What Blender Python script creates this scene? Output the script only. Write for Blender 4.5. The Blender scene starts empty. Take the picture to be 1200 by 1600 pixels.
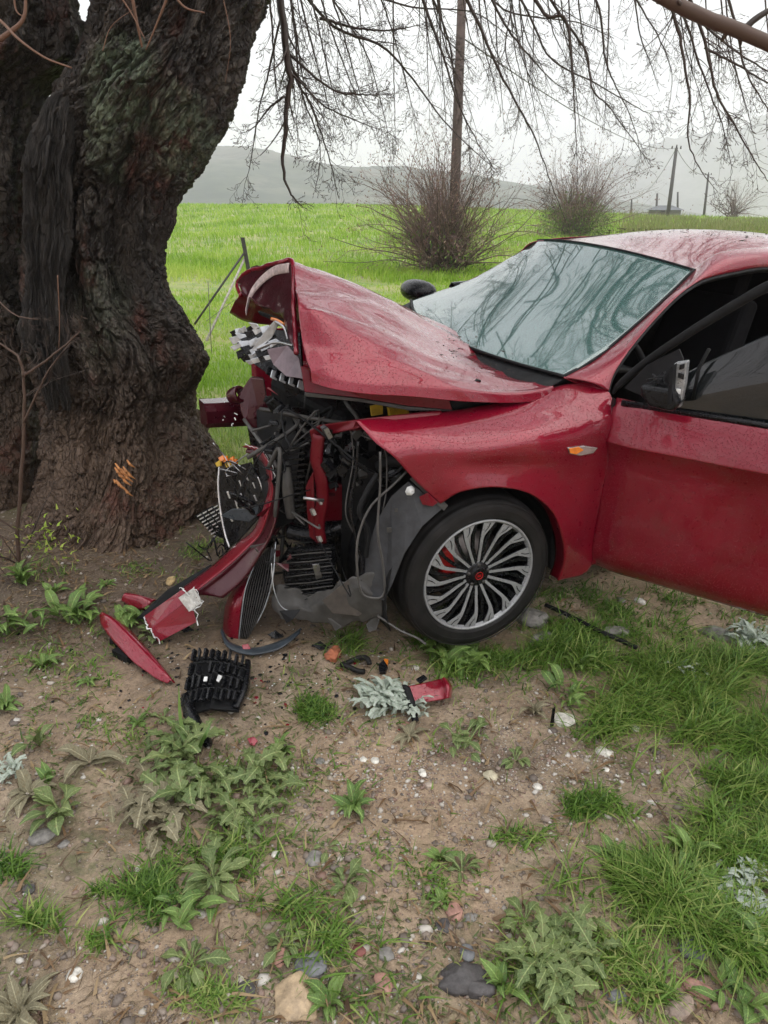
import bpy, bmesh, math, random
import numpy as np
from mathutils import Vector, Matrix, Euler

S = bpy.context.scene
COL = S.collection
rng = np.random.default_rng(11)
random.seed(5)

# ------------------------------------------------------------------ camera
F_PX, PITCH, CAM_H = 1100.0, math.radians(23.3), 1.545
cam = bpy.data.cameras.new('camera'); camo = bpy.data.objects.new('camera', cam); COL.objects.link(camo)
cam.sensor_fit = 'VERTICAL'; cam.sensor_height = 36.0; cam.lens = 36.0 * F_PX / 1600.0
cam.clip_start = .05; cam.clip_end = 12000
camo.location = (0, 0, CAM_H); camo.rotation_euler = (math.pi / 2 - PITCH, 0, 0)
S.camera = camo
S.render.resolution_x, S.render.resolution_y = 768, 1024

# ------------------------------------------------------------------ light
SUN_EL, SUN_AZ, SUN_E = math.radians(64), math.radians(120), 2.0     # azimuth from +Y towards +X
W = bpy.data.worlds.new("World"); S.world = W; W.use_nodes = True
nt = W.node_tree; nt.nodes.clear()
def wn(t, **k):
    n = nt.nodes.new(t)
    for a, b in k.items(): setattr(n, a, b)
    return n
sky = wn('ShaderNodeTexSky', sky_type='NISHITA', sun_disc=False, sun_elevation=SUN_EL, sun_rotation=SUN_AZ, air_density=1.5, dust_density=3.0)
wtc = wn('ShaderNodeTexCoord'); wmp = wn('ShaderNodeMapping'); wmp.inputs['Scale'].default_value = (1, 1, 2.2)
wno = wn('ShaderNodeTexNoise'); wno.inputs['Scale'].default_value = 3.2; wno.inputs['Detail'].default_value = 6; wno.inputs['Roughness'].default_value = .55
wcr = wn('ShaderNodeValToRGB')
wcr.color_ramp.elements[0].position = .38; wcr.color_ramp.elements[0].color = (.66, .665, .715, 1)
wcr.color_ramp.elements[1].position = .60; wcr.color_ramp.elements[1].color = (.98, .98, .99, 1)
wsc = wn('ShaderNodeVectorMath', operation='SCALE'); wsc.inputs['Scale'].default_value = 16.2
wmx = wn('ShaderNodeMix', data_type='RGBA'); wmx.inputs[0].default_value = .93
wbg = wn('ShaderNodeBackground'); wbg.inputs['Strength'].default_value = .1
wou = wn('ShaderNodeOutputWorld'); L = nt.links.new
L(wtc.outputs['Generated'], wmp.inputs[0]); L(wmp.outputs[0], wno.inputs['Vector']); L(wno.outputs['Fac'], wcr.inputs[0])
L(wcr.outputs[0], wsc.inputs[0]); L(sky.outputs[0], wmx.inputs[6]); L(wsc.outputs[0], wmx.inputs[7])
L(wmx.outputs[2], wbg.inputs['Color']); L(wbg.outputs[0], wou.inputs[0])
sun = bpy.data.lights.new('sun', 'SUN'); sun.energy = SUN_E; sun.angle = math.radians(80); sun.color = (1, .955, .88)
suno = bpy.data.objects.new('sun', sun); COL.objects.link(suno)
sd = Vector((math.sin(SUN_AZ) * math.cos(SUN_EL), math.cos(SUN_AZ) * math.cos(SUN_EL), math.sin(SUN_EL)))
suno.rotation_euler = sd.to_track_quat('Z', 'Y').to_euler()
S.view_settings.view_transform = 'Standard'; S.view_settings.look = 'None'
S.view_settings.exposure = 0.2; S.view_settings.gamma = 1; S.view_settings.use_curve_mapping = False
S.cycles.max_bounces = 8; S.cycles.transparent_max_bounces = 12; S.cycles.volume_bounces = 3
S.cycles.use_denoising = True

# ------------------------------------------------------------------ geometry of the view (photograph measured at 1200 x 1600)
CO = np.array([0, 0, CAM_H])
def ray(u, v):
    x = (u - 600) / F_PX; y = -(v - 800) / F_PX
    return np.array([x, math.cos(PITCH) + y * math.sin(PITCH), -math.sin(PITCH) + y * math.cos(PITCH)])
def D(u, v, Y):                     # the point at distance Y
    d = ray(u, v); return CO + d * (Y / d[1])
def G(u, v, z=0.0):                 # the point on level z
    d = ray(u, v); return CO + d * ((z - CAM_H) / d[2])
def to_px(P):
    P = np.asarray(P) - CO
    d = P[..., 1] * math.cos(PITCH) - P[..., 2] * math.sin(PITCH)
    up = P[..., 1] * math.sin(PITCH) + P[..., 2] * math.cos(PITCH)
    return 600 + F_PX * P[..., 0] / d, 800 - F_PX * up / d
CAR_T = np.array([-.03, 3.03, 0.]); CAR_E = Euler((math.radians(-1.6), math.radians(-.9), math.radians(208)))
CAR_M = np.array(CAR_E.to_matrix()); CAR_O = CAR_M.T @ (CO - CAR_T)
def C(u, v, y=None, x=None, z=None):   # point on a plane of the car, in the car's own axes (x forward, y left, z up)
    d = CAR_M.T @ ray(u, v)
    ax, val = (1, y) if y is not None else ((0, x) if x is not None else (2, z))
    return CAR_O + d * ((val - CAR_O[ax]) / d[ax])
def toworld(p): return CAR_M @ np.asarray(p) + CAR_T
def tocar(p): return CAR_M.T @ (np.asarray(p) - CAR_T)

# ------------------------------------------------------------------ noise
_perm = np.random.default_rng(3).permutation(512).astype(np.int64)
_grad = np.random.default_rng(4).normal(size=(512, 3)); _grad /= np.linalg.norm(_grad, axis=1)[:, None]
def noise(P):
    P = np.asarray(P, float); i = np.floor(P).astype(np.int64); f = P - i
    w = f * f * f * (f * (f * 6 - 15) + 10); r = 0
    for dx in (0, 1):
        for dy in (0, 1):
            for dz in (0, 1):
                h = _perm[(_perm[(_perm[(i[..., 0] + dx) & 511] + i[..., 1] + dy) & 511] + i[..., 2] + dz) & 511]
                g = _grad[h]; o = f - np.array([dx, dy, dz])
                k = (w[..., 0] if dx else 1 - w[..., 0]) * (w[..., 1] if dy else 1 - w[..., 1]) * (w[..., 2] if dz else 1 - w[..., 2])
                r = r + k * (g * o).sum(-1)
    return r * 1.6
def fbm(P, o=4, rough=.5):
    P = np.asarray(P, float); a, r = 1., 0
    for k in range(o):
        r = r + a * noise(P + 17.3 * k); P = P * 2.03; a *= rough
    return r
def worley(P):                       # nearest and second nearest cell distance, and a random number per cell
    P = np.asarray(P, float); shp = P.shape[:-1]; P = P.reshape(-1, 3); i = np.floor(P).astype(np.int64); d1 = np.full(len(P), 9.); d2 = d1.copy(); cid = np.zeros(len(P))
    for dx in (-1, 0, 1):
        for dy in (-1, 0, 1):
            for dz in (-1, 0, 1):
                c = i + [dx, dy, dz]; h = _perm[(_perm[(_perm[c[:, 0] & 511] + c[:, 1]) & 511] + c[:, 2]) & 511]
                d = np.linalg.norm(c + .5 + _grad[h] * .45 - P, axis=1); n1 = d < d1
                d2 = np.where(n1, d1, np.minimum(d2, d)); cid = np.where(n1, h / 512., cid); d1 = np.where(n1, d, d1)
    return d1.reshape(shp), d2.reshape(shp), cid.reshape(shp)
def v3(x, y, z=None):
    return np.stack([x, y, np.zeros_like(x) if z is None else z], -1)
def sstep(a, b, x):
    t = np.clip((x - a) / (b - a), 0, 1); return t * t * (3 - 2 * t)

# ------------------------------------------------------------------ mesh building
def tag(o, label=None, cat=None, group=None, kind=None):
    for k, val in (('label', label), ('category', cat), ('group', group), ('kind', kind)):
        if val: o[k] = val
    return o
def mk(name, V, Fs, mat, parent=None, smooth=True, tint=None, loc=None):
    """Fs: list of int arrays (n,3)/(n,4) or a list of python lists"""
    me = bpy.data.meshes.new(name); V = np.asarray(V, np.float32)
    if loc is not None: V = V - np.asarray(loc, np.float32)
    arrs = [np.asarray(f, np.int32) for f in Fs if len(f)]
    nl = sum(a.size for a in arrs); npo = sum(len(a) for a in arrs)
    me.vertices.add(len(V)); me.vertices.foreach_set('co', V.ravel())
    me.loops.add(nl); me.loops.foreach_set('vertex_index', np.concatenate([a.ravel() for a in arrs]))
    me.polygons.add(npo); tot = np.concatenate([np.full(len(a), a.shape[1], np.int32) for a in arrs])
    me.polygons.foreach_set('loop_start', np.concatenate([[0], np.cumsum(tot)[:-1]]).astype(np.int32))
    try: me.polygons.foreach_set('loop_total', tot)
    except Exception: pass
    me.polygons.foreach_set('use_smooth', np.full(npo, smooth))
    me.update(calc_edges=True); me.validate()
    if tint is not None:
        a = me.attributes.new('tint', 'FLOAT', 'POINT'); a.data.foreach_set('value', np.asarray(tint, np.float32))
    if mat: me.materials.append(mat)
    o = bpy.data.objects.new(name, me); COL.objects.link(o)
    if parent: o.parent = parent
    if loc is not None: o.location = loc
    return o
def empty(name, loc=(0, 0, 0), rot=None, parent=None):
    o = bpy.data.objects.new(name, None); o.empty_display_size = .1; COL.objects.link(o); o.location = loc
    if rot is not None: o.rotation_euler = rot
    if parent: o.parent = parent
    return o
class MB:
    def __init__(s): s.V = []; s.Q = []; s.T = []; s.t = []; s.n = 0
    def add(s, V, Q=None, T=None, tint=0.5):
        V = np.asarray(V, float).reshape(-1, 3)
        if Q is not None and len(Q): s.Q.append(np.asarray(Q) + s.n)
        if T is not None and len(T): s.T.append(np.asarray(T) + s.n)
        s.V.append(V); s.t.append(np.broadcast_to(np.asarray(tint, float), (len(V),)).copy()); s.n += len(V); return s
    def build(s, name, mat, parent=None, smooth=True, loc=None):
        F = []
        if s.Q: F.append(np.concatenate(s.Q))
        if s.T: F.append(np.concatenate(s.T))
        return mk(name, np.concatenate(s.V), F, mat, parent, smooth, np.concatenate(s.t), loc)
    def box(s, c, size, rot=(0, 0, 0), taper=1.0, tint=.5):
        v = np.array([[x, y, z] for z in (-.5, .5) for y in (-.5, .5) for x in (-.5, .5)], float)
        v[4:, :2] *= taper; v *= np.asarray(size)
        v = v @ np.array(Euler(rot).to_matrix()).T + np.asarray(c)
        return s.add(v, [[0, 2, 3, 1], [4, 5, 7, 6], [0, 1, 5, 4], [2, 6, 7, 3], [0, 4, 6, 2], [1, 3, 7, 5]], tint=tint)
    def tube(s, P, R, sides=8, cap=True, tint=.5):
        P = np.asarray(P, float)[None]; R = np.broadcast_to(np.asarray(R, float), (P.shape[1],))[None]
        V, Q, T = tubes(P, R, sides, cap); return s.add(V, Q, T, tint=tint)
def tubes(P, R, sides=5, cap=False):
    N, M = P.shape[:2]
    tg = np.gradient(P, axis=1); tg /= np.linalg.norm(tg, axis=2, keepdims=True) + 1e-9
    mt = tg.mean(1); ref = np.where((np.abs(mt[:, 2:3]) > .75), np.array([[1., .13, 0]]), np.array([[0., .1, 1.]]))
    a = np.cross(tg, ref[:, None]); a /= np.linalg.norm(a, axis=2, keepdims=True) + 1e-9
    b = np.cross(tg, a)
    th = np.arange(sides) * 2 * np.pi / sides
    ring = a[:, :, None] * np.cos(th)[None, None, :, None] + b[:, :, None] * np.sin(th)[None, None, :, None]
    V = P[:, :, None] + ring * R[:, :, None, None]
    idx = np.arange(N * M * sides).reshape(N, M, sides); nx = np.roll(idx, -1, 2)
    Q = np.stack([idx[:, :-1], nx[:, :-1], nx[:, 1:], idx[:, 1:]], -1).reshape(-1, 4)
    T = None; V = V.reshape(-1, 3)
    if cap:
        e0 = len(V) + np.arange(N); e1 = e0 + N
        V = np.concatenate([V, P[:, 0], P[:, -1]])
        T = np.concatenate([np.stack([nx[:, 0], idx[:, 0], np.broadcast_to(e0[:, None], (N, sides))], -1).reshape(-1, 3),
                            np.stack([idx[:, -1], nx[:, -1], np.broadcast_to(e1[:, None], (N, sides))], -1).reshape(-1, 3)])
    return V, Q, T
def crom(P, n):                     # Catmull-Rom through P, n samples
    P = np.asarray(P, float)
    if len(P) < 3:
        t = np.linspace(0, 1, n)[:, None]; return P[0] * (1 - t) + P[-1] * t
    Q = np.concatenate([[2 * P[0] - P[1]], P, [2 * P[-1] - P[-2]]])
    s = np.linspace(0, len(P) - 1, n); i = np.minimum(s.astype(int), len(P) - 2); f = (s - i)[:, None] if P.ndim == 2 else (s - i)[:, None, None]
    a, b, c, d = Q[i], Q[i + 1], Q[i + 2], Q[i + 3]
    return .5 * (2 * b + (c - a) * f + (2 * a - 5 * b + 4 * c - d) * f ** 2 + (3 * b - a - 3 * c + d) * f ** 3)
def grid_faces(n, m):
    i = np.arange(n * m).reshape(n, m)
    return np.stack([i[:-1, :-1], i[:-1, 1:], i[1:, 1:], i[1:, :-1]], -1).reshape(-1, 4)
def plin(P, n, k=5):                # straight runs with slightly rounded corners
    P = np.asarray(P, float); s = np.linspace(0, len(P) - 1, n); i = np.minimum(s.astype(int), len(P) - 2); f = (s - i)[:, None]
    R = P[i] * (1 - f) + P[i + 1] * f; w = np.hanning(k + 2)[1:-1]; w /= w.sum(); h = k // 2
    E = np.concatenate([2 * R[:1] - R[h:0:-1], R, 2 * R[-1:] - R[-2:-h - 2:-1]]); return np.stack([np.convolve(E[:, j], w, 'valid') for j in range(3)], -1)
def surf(name, cols, nu, nv, mat, parent, thick=.004, disp=None, smooth=True, lin=False, sharp=0):
    """cols: list of polylines with the same number of points; a smooth sheet through them, given real thickness"""
    A = np.array([crom(c, nv) for c in cols]) if not lin else np.array([[np.array(c[0]) * (1 - t) + np.array(c[-1]) * t for t in np.linspace(0, 1, nv)] for c in cols])
    if sharp: A = np.array([plin(c, nv, sharp) for c in cols])
    B = crom(A, nu)
    if disp is not None: B = disp(B)
    o = mk(name, B.reshape(-1, 3), [grid_faces(nu, nv)], mat, parent, smooth)
    if thick:
        m = o.modifiers.new('solid', 'SOLIDIFY'); m.thickness = thick; m.offset = 0
    return o
def plate(name, pts, mat, parent, thick=.006, n=None, smooth=False, bevel=.0015, builder=None):
    """closed outline -> a thin plate with bevelled edges"""
    P = np.asarray(pts, float); c = P.mean(0)
    if n is None:
        n = np.zeros(3)
        for i in range(len(P)): n += np.cross(P[i] - c, P[(i + 1) % len(P)] - c)
    n = np.asarray(n, float); n /= np.linalg.norm(n)
    bm = bmesh.new(); a = [bm.verts.new(p + n * thick / 2) for p in P]; b = [bm.verts.new(p - n * thick / 2) for p in P]
    f1 = bm.faces.new(a); f2 = bm.faces.new(b[::-1])
    for i in range(len(P)): j = (i + 1) % len(P); bm.faces.new((a[i], b[i], b[j], a[j]))
    bmesh.ops.triangulate(bm, faces=[f1, f2]); bmesh.ops.recalc_face_normals(bm, faces=bm.faces)
    me = bpy.data.meshes.new(name); bm.to_mesh(me); bm.free(); me.materials.append(mat)
    o = bpy.data.objects.new(name, me); COL.objects.link(o)
    if parent: o.parent = parent
    if bevel:
        m = o.modifiers.new('b', 'BEVEL'); m.width = bevel; m.segments = 2; m.limit_method = 'ANGLE'; m.angle_limit = math.radians(50)
    return o
def lathe(prof, n=64, axis=1):       # prof: (r, h) about axis y
    prof = np.asarray(prof, float); th = np.arange(n) * 2 * np.pi / n
    V = np.stack([prof[:, None, 0] * np.cos(th), np.broadcast_to(prof[:, None, 1], (len(prof), n)), prof[:, None, 0] * np.sin(th)], -1)
    i = np.arange(len(prof) * n).reshape(len(prof), n); nx = np.roll(i, -1, 1)
    return V.reshape(-1, 3), np.stack([i[:-1], i[1:], nx[1:], nx[:-1]], -1).reshape(-1, 4)

# ------------------------------------------------------------------ materials
MATS = {}
def mat(name, col=(.5, .5, .5), rough=.6, metal=0., spec=.5, **k):
    m = bpy.data.materials.new(name); m.use_nodes = True; t = m.node_tree; b = t.nodes['Principled BSDF']
    b.inputs['Base Color'].default_value = (*col, 1); b.inputs['Roughness'].default_value = rough; b.inputs['Metallic'].default_value = metal
    b.inputs['Specular IOR Level'].default_value = spec
    for a, v in k.items(): b.inputs[a.replace('_', ' ')].default_value = v
    MATS[name] = m; return m
class N:
    def __init__(s, m): s.m = m; s.t = m.node_tree; s.b = s.t.nodes['Principled BSDF']; s.co = s.t.nodes.new('ShaderNodeTexCoord')
    def n(s, t, **k):
        n = s.t.nodes.new(t)
        for a, b in k.items(): setattr(n, a, b)
        return n
    def l(s, a, b): s.t.links.new(a, b)
    def noise(s, scale, det=4, rough=.55, stretch=None, dist=0, space='Object', off=0):
        n = s.n('ShaderNodeTexNoise'); n.inputs['Scale'].default_value = scale; n.inputs['Detail'].default_value = det
        n.inputs['Roughness'].default_value = rough; n.inputs['Distortion'].default_value = dist
        mp = s.n('ShaderNodeMapping'); s.l(s.co.outputs[space], mp.inputs[0]); mp.inputs['Location'].default_value = (off, off * .7, off * .3)
        if stretch: mp.inputs['Scale'].default_value = stretch
        s.l(mp.outputs[0], n.inputs['Vector']); return n.outputs['Fac']
    def vor(s, scale, feature='F1', stretch=None, rand=1):
        n = s.n('ShaderNodeTexVoronoi', feature=feature); n.inputs['Scale'].default_value = scale; n.inputs['Randomness'].default_value = rand
        mp = s.n('ShaderNodeMapping'); s.l(s.co.outputs['Object'], mp.inputs[0])
        if stretch: mp.inputs['Scale'].default_value = stretch
        s.l(mp.outputs[0], n.inputs['Vector']); return n
    def ramp(s, fac, stops):
        r = s.n('ShaderNodeValToRGB'); e = r.color_ramp.elements
        while len(e) < len(stops): e.new(.5)
        for q, (p, c) in zip(e, stops): q.position = p; q.color = (*c, 1) if not isinstance(c, (int, float)) else (c, c, c, 1)
        s.l(fac, r.inputs[0]); return r.outputs[0]
    def mix(s, f, a, b, mode='MIX'):
        m = s.n('ShaderNodeMix', data_type='RGBA', blend_type=mode)
        for sock, v in ((m.inputs[0], f), (m.inputs[6], a), (m.inputs[7], b)):
            if isinstance(v, (int, float)): sock.default_value = v if sock.type == 'VALUE' else (v, v, v, 1)
            elif isinstance(v, tuple): sock.default_value = (*v, 1)
            else: s.l(v, sock)
        return m.outputs[2]
    def math(s, op, a, b=0.):
        m = s.n('ShaderNodeMath', operation=op)
        for q, v in ((m.inputs[0], a), (m.inputs[1], b)):
            if isinstance(v, (int, float)): q.default_value = v
            else: s.l(v, q)
        return m.outputs[0]
    def attr(s, name): a = s.n('ShaderNodeAttribute'); a.attribute_name = name; return a.outputs['Fac']
    def bump(s, h, strength=.5, dist=.01, prev=None):
        b = s.n('ShaderNodeBump'); b.inputs['Strength'].default_value = strength; b.inputs['Distance'].default_value = dist
        s.l(h, b.inputs['Height'])
        if prev is not None: s.l(prev, b.inputs['Normal'])
        return b.outputs[0]
    def base(s, c): s.l(c, s.b.inputs['Base Color'])
    def rough(s, c): s.l(c, s.b.inputs['Roughness'])
    def normal(s, c): s.l(c, s.b.inputs['Normal'])

def wet_paint(name, col, drops=True, dirt=True, coat=1.0):
    m = mat(name, col, .42, .25, .2, Coat_Weight=coat, Coat_Roughness=.03, Coat_IOR=1.52); n = N(m)
    big = n.noise(3.5, 3, .5); fine = n.noise(60, 3, .6)
    c = n.mix(n.ramp(big, [(.35, 0.), (.7, 1.)]), tuple(x * .88 for x in col), tuple(min(1, x * 1.08) for x in col))
    if dirt: c = n.mix(n.math('MULTIPLY', n.ramp(n.noise(9, 5, .7, off=3), [(.52, 0.), (.75, 1.)]), .22), c, (.14, .075, .06))
    n.base(c)
    if drops:
        v = n.vor(210); r = n.ramp(v.outputs['Distance'], [(.0, 1.), (.16, .8), (.30, 0.)])
        keep = n.ramp(v.outputs['Color'], [(.45, 0.), (.5, 1.)]); h = n.math('MULTIPLY', r, keep)
        v2 = n.vor(120); r2 = n.ramp(v2.outputs['Distance'], [(.0, 1.), (.12, .8), (.22, 0.)])
        h = n.math('ADD', h, n.math('MULTIPLY', r2, n.ramp(v2.outputs['Color'], [(.5, 0.), (.55, 1.)])))
        nb = n.bump(h, .9, .003); nb = n.bump(n.noise(2.2, 2), .25, .02, nb)
        n.normal(nb); n.l(nb, n.b.inputs['Coat Normal'])
    n.rough(n.ramp(fine, [(.3, .25), (.7, .42)]))
    return m
RED = wet_paint('red_paint', (.22, .0006, .0165))
RED_IN = wet_paint('red_inner_paint', (.12, .002, .009), drops=False, coat=.3)
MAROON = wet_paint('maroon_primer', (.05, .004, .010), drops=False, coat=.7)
def plain(name, col, rough=.5, metal=0., var=.35, sc=20, bump=.0, **k):
    m = mat(name, col, rough, metal, **k); n = N(m); f = n.noise(sc, 4, .6)
    n.base(n.mix(n.ramp(f, [(.3, 0.), (.7, 1.)]), tuple(x * (1 - var) for x in col), tuple(min(1, x * (1 + var)) for x in col)))
    n.rough(n.ramp(n.noise(sc * 1.7, 3, off=5), [(.3, max(.02, rough - .12)), (.7, min(1, rough + .12))]))
    if bump: n.normal(n.bump(f, .6, bump))
    return m
BLACK = plain('black_plastic', (.006, .0065, .008), .3, sc=50, spec=.28)
BLACK_M = plain('matt_black_plastic', (.008, .0085, .0095), .6, bump=.002, spec=.2)
RUBBER = plain('tyre_rubber', (.011, .0105, .0105), .6, sc=12, var=.6, spec=.3)
GREYP = plain('dusty_grey_plastic', (.05, .048, .045), .6, bump=.003)
GLOSSG = plain('glossy_grey_trim', (.50, .53, .56), .12, .5)
CHROME = plain('chrome', (.8, .81, .83), .2, .6)
WHEELA = plain('machined_alloy', (.30, .31, .32), .34, .3, var=.12, sc=60)
ALU = plain('aluminium', (.45, .46, .48), .32, 1., var=.25)
DISC = plain('brake_disc', (.22, .2, .19), .4, 1.)
CALIPER = plain('red_caliper', (.42, .012, .012), .4)
YELLOW = plain('yellow_label', (.55, .36, .03), .5)
WHITEP = plain('white_tape', (.62, .63, .62), .5)
WIRE = plain('grey_cable', (.07, .067, .064), .45)
ORANGE = plain('orange_lens', (.75, .22, .03), .15, Coat_Weight=1.)
SEAT = plain('seat_fabric', (.005, .005, .006), .95, spec=.1)
WOODY = plain('fresh_wood', (.42, .18, .06), .7)
BRICKM = plain('fired_clay', (.36, .12, .06), .85, bump=.006)
CERAMIC = plain('foil', (.5, .5, .47), .35, .8, sc=45, bump=.004)
# ------------------------------------------------------------------ terrain
TR = np.array([-1.62, 3.72])          # centre of the old trunk at the ground
def height(X, Y):
    X = np.asarray(X, float); Y = np.asarray(Y, float)
    h = .030 * fbm(v3(X * .9, Y * .9), 3) + .012 * fbm(v3(X * 5, Y * 5), 3) * (Y < 12)
    az = X / np.maximum(Y, 1)
    crest = 1.95 - 1.5 * sstep(-.1, .55, az)
    r = sstep(9, 95, Y); h = h + crest * r + .12 * fbm(v3(X * .08, Y * .08), 3) * sstep(8, 30, Y) * (1 - .7 * sstep(40, 90, Y))
    h = h - 7 * sstep(96, 150, Y) * (Y > 0)
    d = np.hypot(X - TR[0], Y - TR[1]); h = h + .05 * (1 - sstep(.75, 1.5, d))
    h = h - .045 * np.exp(-(((X - .33) / .25) ** 2 + ((Y - 2.35) / .22) ** 2))   # the tyre has sunk in
    h = h - .03 * sstep(4.4, 5.2, Y) * (Y < 30)
    return h
def at(X, Y, dz=0.): return np.array([X, Y, float(height(X, Y)) + dz])
def GT(u, v, dz=0.):                  # where the view meets the terrain
    p = G(u, v)
    for _ in range(4): p = G(u, v, float(height(p[0], p[1])) + dz)
    return p

g = mat('soil', (.2, .15, .1), .8); n = N(g)
c1 = n.noise(1.1, 6, .6); c2 = n.noise(7, 6, .7, off=2); c3 = n.noise(70, 5, .75, off=5); c4 = n.noise(.55, 4, .6, off=9)
base = n.ramp(c2, [(.28, (.11, .083, .055)), (.5, (.34, .262, .18)), (.72, (.58, .47, .35))])
base = n.mix(n.ramp(c1, [(.42, 0.), (.62, 1.)]), base, (.50, .36, .24))
base = n.mix(n.math('MULTIPLY', n.ramp(c3, [(.35, 0.), (.75, 1.)]), .6), base, (.06, .042, .03))
vv = n.vor(95); pb = n.ramp(vv.outputs['Distance'], [(.12, 1.), (.26, 0.)]); pk = n.ramp(vv.outputs['Color'], [(.60, 0.), (.64, 1.)])
base = n.mix(n.math('MULTIPLY', pb, pk), base, n.ramp(n.noise(33, 2), [(.3, (.25, .20, .16)), (.7, (.55, .5, .43))]))
moss = n.math('MULTIPLY', n.ramp(n.noise(1.9, 5, .65, off=12), [(.50, 0.), (.66, 1.)]), n.ramp(n.noise(26, 4, .7), [(.40, 0.), (.6, .55)]))
near = n.mix(moss, base, (.075, .11, .028))
fieldc = n.mix(n.ramp(n.noise(.6, 6, .7), [(.4, 0.), (.6, 1.)]), (.14, .24, .035), (.32, .32, .12))
sp = n.n('ShaderNodeSeparateXYZ'); n.l(n.co.outputs['Object'], sp.inputs[0])
yy = n.math('ADD', sp.outputs['Y'], n.math('MULTIPLY', n.noise(.8, 3), 1.5))
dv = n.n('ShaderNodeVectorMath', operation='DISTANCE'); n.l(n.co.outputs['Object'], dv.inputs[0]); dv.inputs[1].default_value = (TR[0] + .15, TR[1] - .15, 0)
shade_litter = n.math('MULTIPLY', n.ramp(n.math('MULTIPLY', n.math('ADD', dv.outputs['Value'], n.math('MULTIPLY', n.noise(3.5, 4, .7, off=21), 1.1)), .4), [(.70, 1.), (.98, 0.)]), .8)  # shade at the trunk foot, with dark leaf litter, painted into the soil colour
near = n.mix(shade_litter, near, n.mix(n.noise(55, 4, .7), (.02, .014, .010), (.11, .078, .055)))
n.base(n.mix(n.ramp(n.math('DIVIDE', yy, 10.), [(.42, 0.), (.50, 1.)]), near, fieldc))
nb = n.bump(c3, .9, .012); nb = n.bump(c2, .7, .03, nb); nb = n.bump(n.math('MULTIPLY', pb, pk), .8, .008, nb); n.normal(nb)
n.rough(n.ramp(c2, [(.3, .55), (.7, .95)])); SOIL = g
k = 8.2; q = 560; a = 2600 / math.sinh(k)
gx = np.sinh(np.linspace(-1, 1, q) * k) * a; gx = np.sign(gx) * np.maximum(np.abs(gx), 0) + np.linspace(-1, 1, q) * 4.5
gy = np.sinh(np.linspace(-1, 1, q) * k) * a + np.linspace(-1, 1, q) * 4.5 + 2.6
GX, GY = np.meshgrid(gx, gy)
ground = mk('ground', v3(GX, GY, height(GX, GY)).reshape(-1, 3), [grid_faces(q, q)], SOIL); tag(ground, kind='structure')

# ------------------------------------------------------------------ hills and mountain
def hill(name, prof, Y0, Y1, cols, rgh, seed):
    us = np.linspace(prof[0][0], prof[-1][0], 260); vs = np.interp(us, [p[0] for p in prof], [p[1] for p in prof])
    R = np.array([D(u, v, Y1) for u, v in zip(us, vs)]); m = 70; t = np.linspace(0, 1.35, m)
    P = np.zeros((m, len(us), 3))
    for i, s in enumerate(t):
        Y = Y0 + (Y1 - Y0) * s; X = R[:, 0] * (Y / Y1)
        z = -8 + (R[:, 2] + 8) * (sstep(0, 1, np.array(min(s, 1))) ** .8 if s <= 1 else 1 - (s - 1) * 1.6)
        P[i] = v3(X, np.full_like(X, Y), z)
    nz = fbm(v3(P[..., 0] / 90 + seed, P[..., 1] / 90), 6, .55) * rgh * (Y1 / 700)
    P[..., 2] += nz * np.clip((P[..., 2] + 8) / 60, 0, 1)[...]
    m_ = mat(name + '_cover', (.1, .12, .06), .95); q_ = N(m_)
    f = q_.noise(.012, 8, .7, off=seed); f2 = q_.noise(.05, 5, .75)
    q_.base(q_.mix(q_.ramp(f2, [(.45, 0.), (.6, .8)]), q_.ramp(f, [(.35, cols[0]), (.5, cols[1]), (.65, cols[2])]), cols[0]))
    o = mk(name, P.reshape(-1, 3), [grid_faces(m, len(us))], m_); tag(o, kind='structure'); return o
hill('hills', [(-500, 262), (0, 250), (200, 244), (330, 236), (400, 241), (470, 252), (560, 262), (640, 268), (720, 276), (800, 287), (900, 300), (1000, 318), (1100, 335)],
     260, 640, [(.035, .05, .045), (.085, .10, .075), (.15, .14, .12)], 7, 1.3)
hill('mountain', [(700, 330), (800, 300), (900, 283), (970, 255), (1040, 232), (1085, 222), (1130, 212), (1200, 192), (1300, 180), (1500, 200), (1800, 230)],
     900, 1500, [(.05, .055, .06), (.10, .10, .10), (.16, .155, .15)], 10, 7.7)

# ------------------------------------------------------------------ grass
def blade_mat(name, c0, c1, c2, trans=.35):
    m = mat(name, c1, .5); n = N(m); t = n.attr('tint')
    n.base(n.ramp(t, [(.0, c0), (.5, c1), (1., c2)])); n.b.inputs['Specular IOR Level'].default_value = .35
    tr = n.n('ShaderNodeBsdfTranslucent'); mx = n.n('ShaderNodeMixShader'); mx.inputs[0].default_value = trans
    n.l(n.ramp(t, [(.0, c0), (.5, c1), (1., c2)]), tr.inputs[0]); n.l(n.b.outputs[0], mx.inputs[1]); n.l(tr.outputs[0], mx.inputs[2])
    n.l(mx.outputs[0], n.t.nodes['Material Output'].inputs[0]); return m
GRASS = blade_mat('grass_blade', (.03, .08, .012), (.13, .245, .035), (.38, .42, .14))
FIELDG = blade_mat('field_grass_blade', (.15, .29, .02), (.28, .46, .04), (.48, .58, .13), .4)
DRY = blade_mat('dry_blade', (.16, .13, .08), (.27, .22, .12), (.22, .24, .09))
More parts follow.
